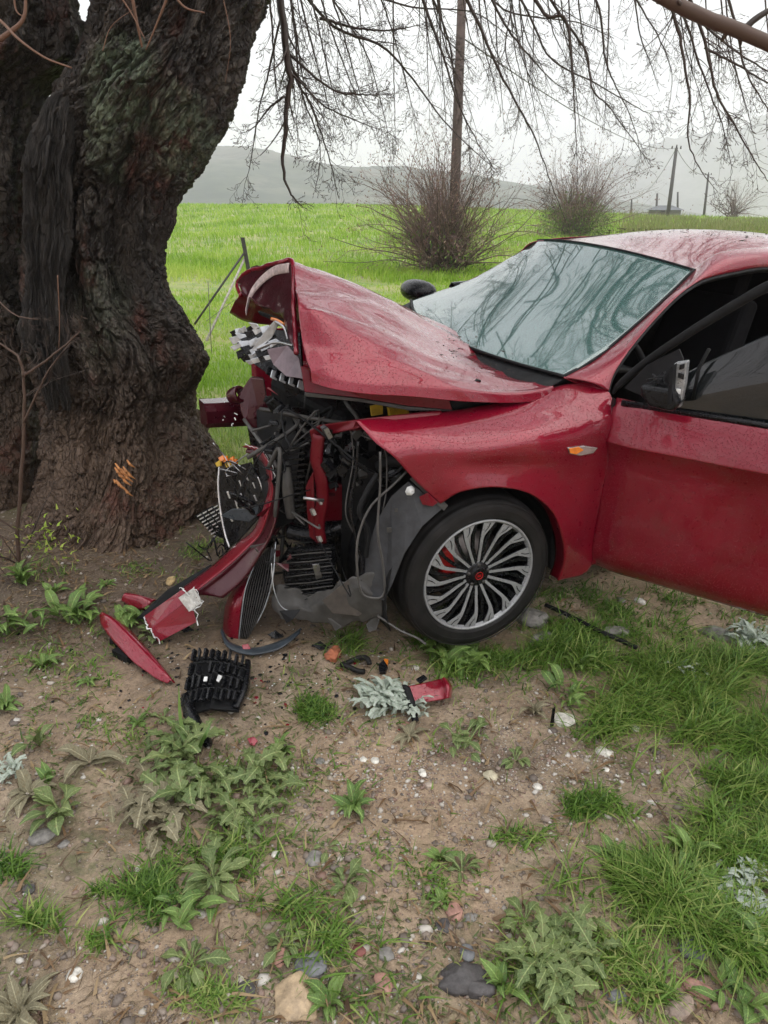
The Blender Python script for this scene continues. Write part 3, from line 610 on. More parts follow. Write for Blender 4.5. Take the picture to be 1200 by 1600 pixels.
# drooping strands seen against the sky (u, v, distance)
K = (16, 6, 2)
ST = [
 ([(430, -60, 4.4), (445, 60, 4.3), (452, 120, 4.3), (446, 200, 4.3), (442, 262, 4.3), (456, 305, 4.3), (474, 322, 4.3)], .022, .002, (12, 5, 2), (.28, .4, .5)),
 ([(425, -60, 4.6), (455, 100, 4.5), (488, 170, 4.5), (515, 250, 4.5), (530, 312, 4.5)], .010, .0015, K, (.26, .4, .5)),
 ([(450, -40, 4.8), (462, 60, 4.8), (470, 140, 4.7), (500, 230, 4.7), (492, 300, 4.7)], .009, .0015, K, (.3, .4, .5)),
 ([(445, 150, 4.3), (420, 170, 4.3), (396, 200, 4.3), (372, 210, 4.3)], .007, .001, (9, 4, 2), (.5, .5, .5)),
 ([(446, 80, 4.4), (520, 140, 4.5), (580, 148, 4.5), (622, 146, 4.6)], .008, .001, K, (.3, .4, .5)),
 ([(450, 100, 4.4), (500, 160, 4.5), (560, 190, 4.5), (608, 208, 4.5)], .007, .001, K, (.3, .4, .5)),
 ([(440, 20, 4.7), (420, 110, 4.7), (405, 170, 4.7), (392, 250, 4.7), (380, 300, 4.7)], .007, .001, (10, 5, 2), (.25, .4, .5)),
 ([(460, -30, 5.0), (520, 40, 5.0), (600, 75, 5.0), (650, 130, 5.1), (695, 190, 5.1), (745, 240, 5.1), (778, 268, 5.1)], .010, .0014, (15, 5, 2), (.2, .4, .5)),
 ([(500, 28, 4.9), (560, 44, 5.0), (610, 47, 5.0), (662, 38, 5.0)], .009, .002, K, (.28, .4, .5)),
 ([(470, -80, 5.2), (540, 30, 5.2), (575, 90, 5.2), (600, 180, 5.2), (612, 250, 5.2)], .007, .001, K, (.25, .4, .5)),
 ([(640, -60, 5.0), (668, 20, 5.0), (690, 80, 5.0), (712, 150, 5.0), (742, 215, 5.0), (770, 260, 5.0)], .011, .0015, (15, 5, 2), (.22, .4, .5)),
 ([(660, -40, 5.4), (700, 60, 5.4), (712, 140, 5.4), (730, 200, 5.4), (735, 255, 5.4)], .008, .001, K, (.25, .4, .5)),
 ([(700, -60, 4.8), (745, 30, 4.8), (770, 90, 4.8), (806, 160, 4.8), (838, 220, 4.8), (862, 290, 4.8), (884, 345, 4.8)], .011, .0012, (14, 4, 2), (.16, .4, .5)),
 ([(740, -60, 5.3), (790, 40, 5.3), (830, 90, 5.3), (862, 125, 5.3), (888, 140, 5.3)], .009, .001, K, (.3, .4, .5)),
 ([(800, -60, 4.6), (850, 20, 4.6), (884, 30, 4.6), (893, 110, 4.6), (899, 190, 4.6), (903, 290, 4.6)], .011, .0012, (12, 4, 2), (.16, .4, .5)),
 ([(830, -50, 5.0), (880, 30, 5.0), (915, 80, 5.0), (926, 140, 5.0), (950, 165, 5.0), (990, 220, 5.0), (1020, 262, 5.0)], .009, .0012, (14, 5, 2), (.22, .4, .5)),
 ([(900, -50, 5.2), (935, 10, 5.2), (945, 90, 5.2), (960, 130, 5.2), (990, 195, 5.2), (1004, 255, 5.2)], .009, .0012, K, (.25, .4, .5)),
 ([(760, -70, 5.6), (820, 10, 5.6), (860, 90, 5.6), (930, 130, 5.6), (1000, 170, 5.6), (1020, 180, 5.6)], .009, .0012, K, (.28, .4, .5)),
 ([(1030, -50, 4.4), (1055, 30, 4.4), (1068, 90, 4.4), (1078, 160, 4.4), (1075, 215, 4.4), (1092, 262, 4.4), (1120, 298, 4.4)], .010, .0013, (12, 4, 2), (.22, .4, .5)),
 ([(1040, -60, 4.6), (1070, 30, 4.6), (1100, 120, 4.6), (1130, 200, 4.6), (1145, 270, 4.6)], .009, .0012, K, (.26, .4, .5)),
 ([(1060, -50, 4.5), (1100, 60, 4.5), (1118, 140, 4.5), (1150, 200, 4.5), (1185, 260, 4.5), (1210, 300, 4.5)], .010, .0013, K, (.26, .4, .5)),
 ([(1000, -70, 4.9), (1080, 20, 4.9), (1150, 80, 4.9), (1230, 130, 4.9)], .011, .003, K, (.3, .4, .5)),
 ([(1100, 75, 4.9), (1150, 100, 4.9), (1200, 130, 4.9), (1260, 160, 4.9)], .008, .002, K, (.3, .4, .5)),
 ([(1120, -60, 4.7), (1150, 40, 4.7), (1165, 110, 4.7), (1200, 170, 4.7), (1230, 200, 4.7)], .009, .0012, K, (.3, .4, .5)),
 ([(560, -90, 5.8), (600, 10, 5.8), (625, 90, 5.8), (640, 150, 5.8), (655, 230, 5.8)], .007, .001, K, (.25, .4, .5)),
 ([(790, -90, 6.2), (800, 0, 6.2), (790, 80, 6.2), (812, 160, 6.2), (800, 240, 6.2)], .008, .001, K, (.25, .4, .5)),
 ([(960, -90, 6.0), (990, -10, 6.0), (1030, 60, 6.0), (1050, 120, 6.0), (1040, 190, 6.0)], .008, .001, K, (.25, .4, .5)),
 ([(680, -90, 6.2), (750, -20, 6.2), (800, 20, 6.2), (900, 35, 6.2), (960, 60, 6.2)], .010, .002, K, (.3, .4, .5)),
 ([(480, -60, 6.0), (560, -20, 6.0), (640, 10, 6.0), (740, 20, 6.0), (800, 60, 6.0)], .010, .002, K, (.3, .4, .5)),
]
ST += [([(415 + 14 * i_, -60, 4.3 + .12 * i_), (425 + 18 * i_, 40, 4.3 + .1 * i_), (430 + 24 * i_ + 10 * math.sin(i_ * 3), 120 + 6 * i_, 4.3 + .1 * i_), (440 + 27 * i_, 200 + 14 * math.sin(i_ * 2), 4.3 + .1 * i_)], .007, .001, (12, 5, 2), (.34, .45, .5)) for i_ in range(7)]
for pts, r0, r1, kn, lf in ST: branch(pts, r0, r1, kn, lf, smallest=.0012)
# fine background veil of strands between the main ones
for k_ in range(30):
    u0 = rng.uniform(450, 1200); du = rng.uniform(-10, 80); L_ = rng.uniform(110, 260); Y = rng.uniform(5.2, 7)
    branch([(u0, -60, Y), (u0 + du * .3, L_ * .35, Y), (u0 + du * .7, L_ * .7, Y), (u0 + du, L_, Y)], .006, .001, (11, 4, 2), (.26, .42, .5), smallest=.0012, buds=False)
# heavy limbs above the picture that carry them
top = [np.array(D(470, -150, TY)), np.array([-.2, 4.1, 3.9])]
limbs = [[D(420, -180, 3.8), (-.35, 4.2, 3.5), (.5, 4.7, 4.0), (1.7, 5.2, 4.2), (3.2, 5.6, 4.1), (4.6, 5.8, 3.7)],
 [D(430, -200, 3.8), (-.3, 4.6, 3.9), (.3, 5.6, 4.9), (.9, 7.0, 5.8), (1.3, 8.4, 6.4)],
 [D(400, -200, 3.8), (-.6, 4.6, 4.2), (-.5, 5.8, 5.4), (-.4, 7.4, 6.4), (-.6, 9., 7.2)],
 [D(430, -160, 3.8), (.0, 3.8, 3.7), (1.0, 3.7, 4.4), (2.2, 4.0, 4.9), (3.6, 4.6, 4.9)],
 [D(380, -220, 3.8), (-1.0, 5.0, 4.6), (-1.6, 6.4, 5.8), (-2.4, 8., 6.8)],
 [D(330, -260, 3.7), (-1.0, 3.2, 4.4), (-.4, 2.2, 5.2), (.4, 1.4, 5.6)],
 [D(460, -170, 3.9), (.2, 4.9, 4.2), (1.2, 6.2, 5.0), (2.4, 7.6, 5.4), (3.4, 8.6, 5.5)]]
for L_ in limbs:
    P_ = branch(L_, .075, .012, (26, 7, 3), (.36, .45, .5), .01, 'limb', world=True, S=34, smallest=.006, wig=.10, buds=False)
    for q_ in range(3): branch([P_[8 + q_ * 8], P_[8 + q_ * 8] + rng.normal(0, .5, 3) + [0, .2, .5], P_[8 + q_ * 8] + rng.normal(0, .9, 3) + [.2, .6, .9]], .025, .004, (14, 5, 0), (.4, .45, .5), .0, 'limb', world=True, S=16, smallest=.006, buds=False)
for a_, b_ in (((-3.2, -1.2), 2.6), ((-2.2, -2.4), 3.0), ((-4.0, -2.6), 2.8), ((-1.2, -3.0), 3.2), ((-3.0, -3.6), 3.0), ((-4.4, -.6), 2.7)):
    q_ = np.array([a_[0], a_[1], b_ + .9]); branch([q_ + [.9, 1.6, 1.5], q_ + [.5, .8, .9], q_, q_ + [-.2, -.3, -.9], q_ + [-.2, -.5, -1.7]], .03, .006, (26, 6, 2), (.34, .45, .5), -.03, 'hanging_limb', world=True, S=24, smallest=.005, buds=False)
# thick bare branch close to the camera at upper right, thin shoots on the trunk
branch([(960, -70, 2.3), (1035, -5, 2.3), (1100, 30, 2.3), (1150, 48, 2.3), (1215, 72, 2.3), (1300, 110, 2.3)], .024, .021, (0, 0, 0), name='thick_branch', tintb=.85, S=26) if False else None
def plain_branch(pts, r0, r1, tint, name='shoot', sides=10, S=26, knots=0):
    P = crom(np.array([D(*p) for p in pts]), S); R = np.linspace(r0, r1, S) * (1 + .10 * noise(P * 40)); m_ = MB(); V, Q, T_ = tubes(P[None], R[None], sides, True); m_.add(V, Q, T_, tint=tint)
    for _ in range(knots):
        i = rng.integers(2, S - 2); d = rng.normal(0, 1, 3); d /= np.linalg.norm(d); m_.tube([P[i], P[i] + d * r0 * 1.5, P[i] + d * r0 * 2.2], [r0 * .5, r0 * .35, r0 * .1], 6, tint=tint * .8)
    o = m_.build(name, BR, tree); o.location = (-TR[0], -TR[1], 0); return P
plain_branch([(940, -60, 2.2), (1035, -5, 2.2), (1100, 27, 2.2), (1150, 46, 2.2), (1215, 74, 2.2), (1300, 112, 2.2)], .0165, .0185, .62, 'thick_branch', 14, 40, 5)
plain_branch([(1162, 48, 2.2), (1175, 34, 2.2), (1192, 22, 2.2), (1210, 12, 2.2)], .010, .006, .1, 'branch_spur')
for p_, r_ in (([(-40, 5, 2.9), (0, 32, 2.85), (30, 62, 2.8), (70, 90, 2.8), (112, 106, 2.8)], .006), ([(200, -40, 3.1), (212, 25, 3.12), (222, 74, 3.15)], .008), ([(275, -40, 3.1), (252, 20, 3.12), (228, 78, 3.15)], .006),
              ([(185, -10, 3.1), (205, 20, 3.1), (226, 60, 3.1)], .004), ([(0, 62, 2.9), (36, 30, 2.9), (40, -20, 2.9)], .009), ([(20, -30, 2.9), (25, 15, 2.9), (40, 28, 2.9)], .004), ([(345, -20, 3.2), (360, 60, 3.2), (352, 130, 3.22)], .002), ([(270, -10, 3.0), (290, 12, 3.0), (320, 20, 3.0)], .005),
              ([(90, 430, 3.1), (93, 500, 3.1), (92, 545, 3.1)], .0025), ([(160, 80, 3.1), (175, 40, 3.1), (215, 10, 3.1)], .002)):
    P_ = plain_branch(p_, r_, r_ * .45, .95)
# straggly sapling on the left
SB = GT(30, 905); sap = empty('sapling', tuple(SB)); tag(sap, 'straggly bare brown sapling standing against the trunk at the left edge', 'sapling')
for p_, r_, kn in (([(31, 905, 2.85), (28, 840, 2.84), (34, 740, 2.82), (38, 640, 2.8), (38, 580, 2.8)], .011, (5, 2, 0)), ([(38, 590, 2.8), (30, 560, 2.8), (12, 545, 2.8), (-10, 530, 2.8)], .007, (7, 4, 2)),
                   ([(40, 585, 2.8), (70, 565, 2.78), (95, 545, 2.76), (125, 518, 2.75)], .006, (7, 4, 2)), ([(36, 660, 2.8), (60, 610, 2.79), (75, 580, 2.78), (110, 535, 2.78)], .005, (5, 3, 1)),
                   ([(-20, 450, 2.8), (20, 490, 2.8), (60, 500, 2.8)], .004, (7, 4, 1)), ([(-20, 810, 2.7), (10, 850, 2.7), (30, 880, 2.75)], .004, (6, 3, 1)), ([(30, 885, 2.8), (70, 870, 2.75), (120, 852, 2.75)], .003, (7, 3, 1)), ([(-10, 880, 2.7), (20, 900, 2.7), (50, 860, 2.7)], .003, (9, 4, 1))):
    branch(p_, r_, r_ * .5, kn, (.5, .6, .6), .02, 'stem', S=18, tintb=.6, par=sap, origin=SB, smallest=.0008)
lb = MB(); pp = np.array([D(rng.normal(75, 28), rng.normal(842, 22), 2.72) for _ in range(60)]); V, Q, T = blades(pp, .028, .012, .9, 2, rng.uniform(.6, 1, 60)); lb.add(V, Q, tint=T); o = lb.build('young_leaves', FIELDG, sap); o.location = tuple(-SB)
# ------------------------------------------------------------------ the car (local axes: x forward, y to its left, z up; origin under the front axle)
car = empty('wrecked_car', tuple(CAR_T), CAR_E); tag(car, 'red saloon car with crushed front end, rain drops and open driver door', 'car')
def creased(amp, s=(1.2, 9, 9), seed=0, fine=.3):
    def f(B):
        d = amp * (fbm(B * np.array(s) + seed, 3) + fine * noise(B * 23 + seed)); return B + np.stack([0 * d, .3 * d, d], -1)
    return f
# bonnet, buckled into a tent
def far(p, y, dz, dx=0.): return np.array([p[0] + dx, y, p[2] + dz])
hc = []
for near, m1, m2, rg, fx in (
    ((C(485, 582, .60)), C(470, 530, .515), C(466, 478, .47), C(457, 411, .12), (.00, -.10)),
    ((C(520, 592, .65)), C(508, 545, .575), C(500, 496, .53), C(487, 421, .10), (.0, -.12)),
    ((C(575, 600, .695)), C(568, 566, .64), C(560, 524, .58), C(545, 440, .08), (.0, -.10)),
    ((C(640, 604, .715)), C(634, 582, .68), C(626, 548, .60), C(603, 464, .06), (0, -.07)),
    ((C(720, 612, .725)), C(714, 597, .68), C(706, 573, .56), C(690, 508, .02), (0, -.03)),
    ((C(800, 615, .725)), C(794, 603, .64), C(784, 584, .46), C(765, 545, .05), (0, .0)),
    ((C(842, 611, .715)), C(838, 604, .66), C(832, 594, .52), C(818, 573, .25), (0, .02)),
    ((C(864, 604, .70)), C(861, 600, .66), C(856, 595, .56), C(845, 585, .42), (0, .02))):
    hc.append([near + [0, .012, -.030], near, m1, m2, rg, far(rg, -.35, -.03 + fx[1] * .5, fx[0]), far(rg, -.72, -.20 + fx[1], fx[0])])
hc = np.array(hc); hc[-1, 5] = [-.20, -.30, 1.02]; hc[-1, 6] = [-.38, -.68, .99]; hc[-2, 5, 0] = -.1; hc[-2, 6] = [-.28, -.71, .97]
def hooddisp(B):
    w = np.minimum(1, np.linspace(0, 8, B.shape[1]))[None]
    a = .010 * fbm(np.stack([B[..., 0] * 1.3, B[..., 1] * 7, B[..., 2] * 5], -1) + 3, 3) + .016 * (1 - np.abs(noise(np.stack([B[..., 0] * 1.1 - B[..., 1] * .9, B[..., 1] * 5.5 + B[..., 0] * 1.2, 0 * B[..., 0]], -1) + 8.1)) * 2).clip(0, 1) ** 2
    a = a * w * (.25 + .75 * np.linspace(1, .15, B.shape[0]))[:, None]
    return B + np.stack([0 * a, .35 * a, a], -1)
surf('bonnet', hc, 110, 110, RED, car, .005, hooddisp, sharp=9)
# far front corner of the bonnet, folded down and forward
fl = [[C(463, 548, .50), C(459, 480, .30), C(457, 411, .12)], [C(452, 530, .42), C(446, 470, .20), C(440, 411, .02)], [C(447, 500, .28), C(424, 468, .02), C(412, 416, -.12)],
      [C(430, 485, .10), C(398, 470, -.12), C(385, 424, -.26)], [C(400, 476, -.05), C(378, 455, -.22), C(372, 440, -.34)]]
surf('bonnet_front_fold', fl, 40, 40, MAROON, car, .006, creased(.012, (7, 7, 7), 5))
rm = MB(); P_ = crom([C(463, 552, .51), C(459, 480, .31), C(457, 409, .125), C(436, 411, .03), C(408, 418, -.12), C(384, 427, -.26), C(371, 443, -.34), C(376, 462, -.25)], 60)
rm.tube(P_ + .004 * fbm(P_ * 20, 2)[:, None], .0085, 8); rm.build('bonnet_edge', RED, car)
fr_ = [C(384, 428, -.262), C(412, 416, -.13), C(436, 410, .03), C(452, 408, .11), C(448, 420, .10), C(425, 432, -.04), C(405, 446, -.14), C(384, 478, -.14)]
rb_ = crom([C(388, 480, -.12), C(394, 456, -.14), C(410, 434, -.10), C(432, 417, .0), C(455, 412, .11)], 30); surf('torn_edge_paint', [[p + [.012, .012, .004], p + [.016, .014, -.010 - .012 * math.sin(k * .1)], p + [.014, .012, -.03]] for k, p in enumerate(rb_)], 40, 8, plain('scuffed_primer', (.45, .36, .35), .35, sc=60), car, .003)
plate('bonnet_inner_frame', [C(470, 572, .54), C(560, 592, .62), (C(640, 600, .66)), C(694, 604, .67), C(706, 640, .68), C(640, 634, .66), C(560, 621, .62), C(476, 612, .56)], RED_IN, car, .012)
plate('bonnet_frame_lip', [C(476, 613, .565), C(560, 622, .625), C(640, 635, .665), C(706, 641, .685), C(640, 641, .665), C(560, 627, .625), C(478, 619, .565)], GREYP, car, .01)
plate('bonnet_underside_liner', [C(690, 604, .66), C(760, 610, .68), (C(835, 612, .69)), C(846, 625, .66), C(800, 634, .66), C(720, 643, .66), C(708, 640, .66)], BLACK_M, car, .01)
for k_ in range(22):
    u_ = 712 + k_ * 4.5; MB().box((C(u_, 616 + k_ * .2, .683)), (.006, .004, .045), (0, .5, 0)).build('louvre', BLACK, car, False)
# left wing
fc = [
 [(556, 657, .69), (585, 690, .775), (615, 714, .83), (650, 752, .855), (688, 787, .875)],
 [(640, 650, .69), (652, 674, .80), (668, 702, .857), (690, 737, .872), (722, 768, .89)],
 [(720, 640, .69), (732, 666, .80), (746, 700, .876), (757, 732, .878), (775, 761, .895)],
 [(800, 624, .69), (812, 654, .80), (822, 690, .886), (826, 732, .878), (827, 771, .895)],
 [(862, 606, .69), (875, 640, .80), (885, 684, .886), (880, 745, .872), (863, 800, .892)],
 [(905, 600, .73), (918, 640, .83), (923, 677, .886), (912, 760, .870), (877, 836, .89)],
 [(950, 612, .80), (955, 642, .852), (954, 675, .885), (930, 785, .868), (881, 862, .885)],
 [(955, 640, .852), (953, 680, .884), (942, 765, .868), (917, 846, .866), (880, 884, .88)],
 [(954, 668, .878), (948, 725, .876), (936, 806, .866), (921, 888, .866), (872, 907, .872)]]
FW = np.array([[C(*p) for p in c] for c in fc])
wing = surf('left_wing', FW, 90, 60, RED, car, .004, lambda B: B + .003 * fbm(B * 3.5, 2)[..., None] * np.array([0, 1, 0]))
ar = np.array([c[-1] for c in FW]); ar = crom(ar, 60)
surf('wheel_arch_flange', [[a, a + [0, -.02, .004], a + [0, -.05, .0]] for a in ar], 60, 6, RED_IN, car, .002)
# wing top edge and the pillar foot
surf('wing_top_edge', [[C(u, v, y), C(u, v, y) + [0, -.02, -.03], C(u, v, y) + [0, -.05, -.05]] for u, v, y in ((556, 657, .69), (640, 650, .69), (720, 640, .69), (800, 624, .69), (862, 606, .69))], 30, 6, RED_IN, car, .002)
# A pillar, roof rail and roof
# windscreen corners
WN, WT, WFT, WFB = C(882, 590, .70), C(1085, 424, .54), C(842, 376, -.54), C(642, 470, -.68)
wsn = np.array([WN, C(930, 563, .665), C(985, 518, .62), C(1040, 468, .575), WT])
rail = [WT + [-.02, .0, .004], C(1110, 403, .55), C(1140, 392, .56), C(1200, 387, .56)]
r5 = rail[3]; rail = rail + [r5 + [-.45, 0, .0], r5 + [-1.0, -.02, -.09]]
low = [C(950, 611, .80), C(962, 578, .775), C(1000, 525, .735), C(1050, 470, .685), C(1085, 443, .655), C(1110, 432, .64), C(1150, 423, .635), C(1200, 416, .635)]
l5 = low[-1]; low = low + [l5 + [-.45, 0, -.02], l5 + [-1.0, 0, -.14]]
out = list(wsn) + rail[1:]; A_ = crom(out, 70); B_ = crom(low, 70)
mid = (A_ + B_) / 2 + np.array([0, .022, .012])
surf('pillar_and_roof_rail', [[a + [0, -.01, -.012], a, m_, b, b + [0, -.03, -.004]] for a, m_, b in zip(A_, mid, B_)], 90, 20, RED, car, .004)
surf('door_seal', [[b + [0, -.006, -.004], b + [0, .006, -.012], b + [0, -.012, -.026]] for b in B_], 90, 8, BLACK_M, car, .003)
plate('cowl_corner', [C(880, 590, .70), C(905, 601, .73), C(950, 611, .80), C(960, 580, .77), C(925, 566, .668)], RED, car, .006)
def roofz(x, y): return 1.474 - .060 * (y / .54) ** 2 - .055 * sstep(-1.55, -1.05, x) - .10 * sstep(-1.9, -3.1, x) ** 1.3 - .0
xs = np.linspace(0, 1, 14); roofc = []
for s_ in xs:
    row = []
    for yy_ in np.linspace(-1, 1, 9):
        yv = yy_ * .555; x0 = -1.16 - .06 * (1 - yy_ ** 2) * -1 - .0; f_ = WT * (1 + yy_) / 2 + WFT * (1 - yy_) / 2; f_ = f_ + np.array([.05, 0, .035]) * (1 - yy_ ** 2)
        x = f_[0] * (1 - s_) + (-2.9) * s_; zr_ = 1.474 - .052 * (yy_) ** 2 - .11 * max(0, (-x - 2.0)) ** 1.4
        z = f_[2] + (zr_ - f_[2]) * sstep(0, .42, np.array(s_)) if s_ < .42 else zr_
        row.append([x, yv, z])
    roofc.append(row)
surf('roof', roofc, 70, 50, RED, car, .004)
rg_ = MB(); 
for sgn in (1, -1):
    P_ = np.array([[c[0][0] if sgn < 0 else c[-1][0], sgn * .553, (c[0][2] if sgn < 0 else c[-1][2]) + .001] for c in roofc]); rg_.tube(P_, .006, 6)
rg_.build('roof_gutter', BLACK_M, car)
# windscreen glass
gm = mat('windscreen_glass', (.05, .09, .085), .05); n = N(gm); n.b.inputs['Coat Weight'].default_value = 1.; n.b.inputs['Coat IOR'].default_value = 1.9; n.b.inputs['Coat Roughness'].default_value = .03
n.b.inputs['IOR'].default_value = 1.9; n.b.inputs['Base Color'].default_value = (.07, .15, .14, 1)
v = n.vor(150); r_ = n.ramp(v.outputs['Distance'], [(0., 1.), (.15, .8), (.28, 0.)]); kp = n.ramp(v.outputs['Color'], [(.5, 0.), (.55, 1.)]); hh = n.math('MULTIPLY', r_, kp)
nb = n.bump(hh, .35, .0015); nb = n.bump(n.noise(14, 2, .5, (1, 1, .5)), .02, .003, nb); n.normal(nb); n.l(nb, n.b.inputs['Coat Normal'])
tr = n.n('ShaderNodeBsdfTransparent'); tr.inputs[0].default_value = (.55, .68, .65, 1); mx = n.n('ShaderNodeMixShader'); mx.inputs[0].default_value = .22
n.l(n.b.outputs[0], mx.inputs[1]); n.l(tr.outputs[0], mx.inputs[2]); n.l(mx.outputs[0], n.t.nodes['Material Output'].inputs[0])
wc = []
for yy_ in np.linspace(-1, 1, 9):
    a = WN * (1 + yy_) / 2 + WFB * (1 - yy_) / 2 + np.array([.165, 0, -.006]) * (1 - yy_ ** 2); b = WT * (1 + yy_) / 2 + WFT * (1 - yy_) / 2 + np.array([.06, 0, .033]) * (1 - yy_ ** 2)
    m_ = (a + b) / 2 + (wsn[2] - (WN + WT) / 2) * np.array([1, 0, 1]); wc.append([a, m_, b])
surf('windscreen', wc, 60, 50, gm, car, .004)
wt = MB(); P_ = crom(np.array([c[-1] for c in wc]) + [-.004, 0, .004], 50); wt.tube(P_, .006, 6); P_ = crom(np.array([c[0] for c in wc]) + [.0, 0, .004], 50); wt.tube(P_, .007, 6); wt.tube(crom(wsn + [0, -.004, .004], 40), .007, 6)
wt.build('windscreen_seal', BLACK_M, car)
surf('cowl_panel', [[np.array(c[0]) + [.0, 0, -.006], np.array(c[0]) + [.10, 0, -.045], np.array(c[0]) + [.2, 0, -.10]] for c in wc], 30, 10, BLACK_M, car, .004)
for q_ in ():
    wp = MB(); a = np.array([.05 - .1, q_ + .1, 1.02]); 
    P_ = [np.array(wc[4 + (2 if q_ > 0 else -1)][0]) + [.04, .0, .02], np.array(wc[7 if q_ > 0 else 4][0]) + [-.05, 0, .055]]; wp.tube([P_[0], (P_[0] + P_[1]) / 2 + [0, 0, .015], P_[1]], [.008, .006, .004], 6); wp.build('wiper', BLACK, car)
# far mirror
fm = [[C(615, 452, -.92), C(612, 462, -.92), C(620, 474, -.92)], [C(632, 436, -.93), C(628, 458, -.98), C(636, 478, -.93)], [C(660, 432, -.93), C(655, 455, -1.), C(655, 474, -.93)], [C(688, 434, -.92), C(686, 445, -.94), C(684, 455, -.92)]]
M_ = MB()
cen = C(652, 454, -.93); th_ = np.linspace(0, 2 * np.pi, 24, endpoint=False); ph_ = np.linspace(0, np.pi, 14)
V = np.array([[np.cos(t) * np.sin(p) * .075 * (1 - .15 * np.cos(p)), np.cos(p) * .135 * -1, np.sin(t) * np.abs(np.sin(p)) ** .7 * .060] for p in ph_ for t in th_]); V[:, 0] *= 1.2
i = np.arange(14 * 24).reshape(14, 24); nx = np.roll(i, -1, 1); M_.add(V + cen, np.stack([i[:-1], nx[:-1], nx[1:], i[1:]], -1).reshape(-1, 4)); M_.tube([cen + [0, .08, -.04], cen + [.04, .2, -.08]], [.025, .03], 8)
M_.build('far_mirror', BLACK, car)
# marker lamp
mk_l = plate('side_marker', [C(886, 699, .893), C(912, 696, .893), C(934, 699, .893), C(926, 708, .893), C(905, 712, .893), C(890, 709, .893)], plain('clear_lens', (.45, .42, .40), .1, .6, Coat_Weight=1.), car, .012, bevel=.004)
plate('marker_lamp_glow', [C(889, 701, .901), C(904, 698, .901), C(912, 703, .901), C(900, 710, .901), C(891, 708, .901)], ORANGE, mk_l, .004)
# open door: hinge H0, direction s, outward normal
H0 = np.array([-.475, .868]); aD = math.radians(63.4); sD = np.array([-math.cos(aD), math.sin(aD)]); nD = np.array([math.sin(aD), math.cos(aD)])
def dd_(s, z, o=0.): p = H0 + sD * s + nD * o; return np.array([p[0], p[1], z])
def DPx(u, v, o=0.):
    d = CAR_M.T @ ray(u, v); q = CAR_O[:2] - H0; t = (o - nD @ q) / (nD @ d[:2]); p = CAR_O + d * t; return p
door = empty('door', (H0[0], H0[1], 0), parent=car); tag(door, 'open front door')
def dpar(o):
    o.parent = door; o.location = (-H0[0], -H0[1], 0); return o
prof = [(-.040, .262), (.0, .33), (.006, .45), (.006, .60), (.016, .72), (.044, .795), (.048, .805), (.034, .86), (.012, .925), (-.014, .95)]
zf = lambda s: (.0, .018 * s)
dc = []
for s_ in np.linspace(0, 1.08, 12):
    edge = -.02 * (1 - sstep(0, .06, np.array(s_))) - .02 * sstep(1.0, 1.08, np.array(s_))
    dc.append([dd_(s_, z + .02 * s_, o + edge) for o, z in prof])
dpar(surf('door_skin', dc, 60, 50, RED, None, .004, lambda B: B + .0015 * fbm(B * 5, 2)[..., None]))
dpar(plate('door_inner_panel', [dd_(.03, .28, -.06), dd_(1.05, .30, -.06), dd_(1.05, .96, -.06), dd_(.03, .93, -.06)], BLACK_M, None, .05))
dpar(plate('door_front_edge', [dd_(.0, .27, -.03), dd_(.0, .93, -.03), dd_(.0, .93, -.10), dd_(.0, .27, -.10)], RED_IN, None, .008))
bl = MB(); bl.tube([dd_(.03, .945, .0), dd_(.5, .955, .0), dd_(1.08, .97, 0)], .011, 6); dpar(bl.build('belt_moulding', BLACK, None))
fo = [DPx(958, 612, -.03), DPx(968, 596, -.03), DPx(1010, 560, -.035), DPx(1080, 512, -.045), DPx(1140, 475, -.055), DPx(1200, 441, -.06)]
fo += [fo[-1] + (fo[-1] - fo[-2]) * .9 + np.array([0, 0, -.035]), dd_(1.0, 1.40, -.09)]
fo = crom(fo, 40); fi = fo + np.stack([0 * fo[:, 0], 0 * fo[:, 0], -np.interp(np.arange(40), [0, 6, 39], [.008, .027, .030])], -1)
dpar(surf('window_frame', [[a + np.append(nD * -.02, 0), a + np.append(nD * .006, 0), b + np.append(nD * .004, 0), b + np.append(nD * -.02, 0)] for a, b in zip(fo, fi)], 60, 12, BLACK_M, None, .006))
wg = mat('door_glass', (.01, .012, .013), .03); n = N(wg); n.b.inputs['IOR'].default_value = 1.5; n.b.inputs['Coat Weight'].default_value = .5; n.b.inputs['Coat IOR'].default_value = 1.5
v = n.vor(130); hh = n.math('MULTIPLY', n.ramp(v.outputs['Distance'], [(0., 1.), (.15, .8), (.28, 0.)]), n.ramp(v.outputs['Color'], [(.6, 0.), (.65, 1.)])); n.normal(n.bump(hh, .3, .002))
tr = n.n('ShaderNodeBsdfTransparent'); tr.inputs[0].default_value = (.4, .45, .46, 1); mx = n.n('ShaderNodeMixShader'); mx.inputs[0].default_value = .12
n.l(n.b.outputs[0], mx.inputs[1]); n.l(tr.outputs[0], mx.inputs[2]); n.l(mx.outputs[0], n.t.nodes['Material Output'].inputs[0])
dpar(surf('window_glass', [[dd_(s, .95 + .02 * s, -.012), dd_(s, (.95 + zt) / 2, -.02), dd_(s, zt, -.045)] for s, zt in ((.12, .985), (.25, 1.10), (.45, 1.24), (.65, 1.35), (.85, 1.39), (1.03, 1.39))], 40, 20, wg, None, .004))
dpar(plate('quarter_patch', [DPx(976, 606, .0), DPx(1012, 570, -.01), DPx(1062, 545, -.01), DPx(1068, 560, 0.), DPx(1062, 628, .005), DPx(1010, 622, .005)], BLACK_M, None, .012))
sa = MB(); sa.tube([DPx(1108, 545, -.004), DPx(1092, 575, -.004), DPx(1082, 625, -.004)], .006, 5); dpar(sa.build('window_divider', BLACK_M, None))
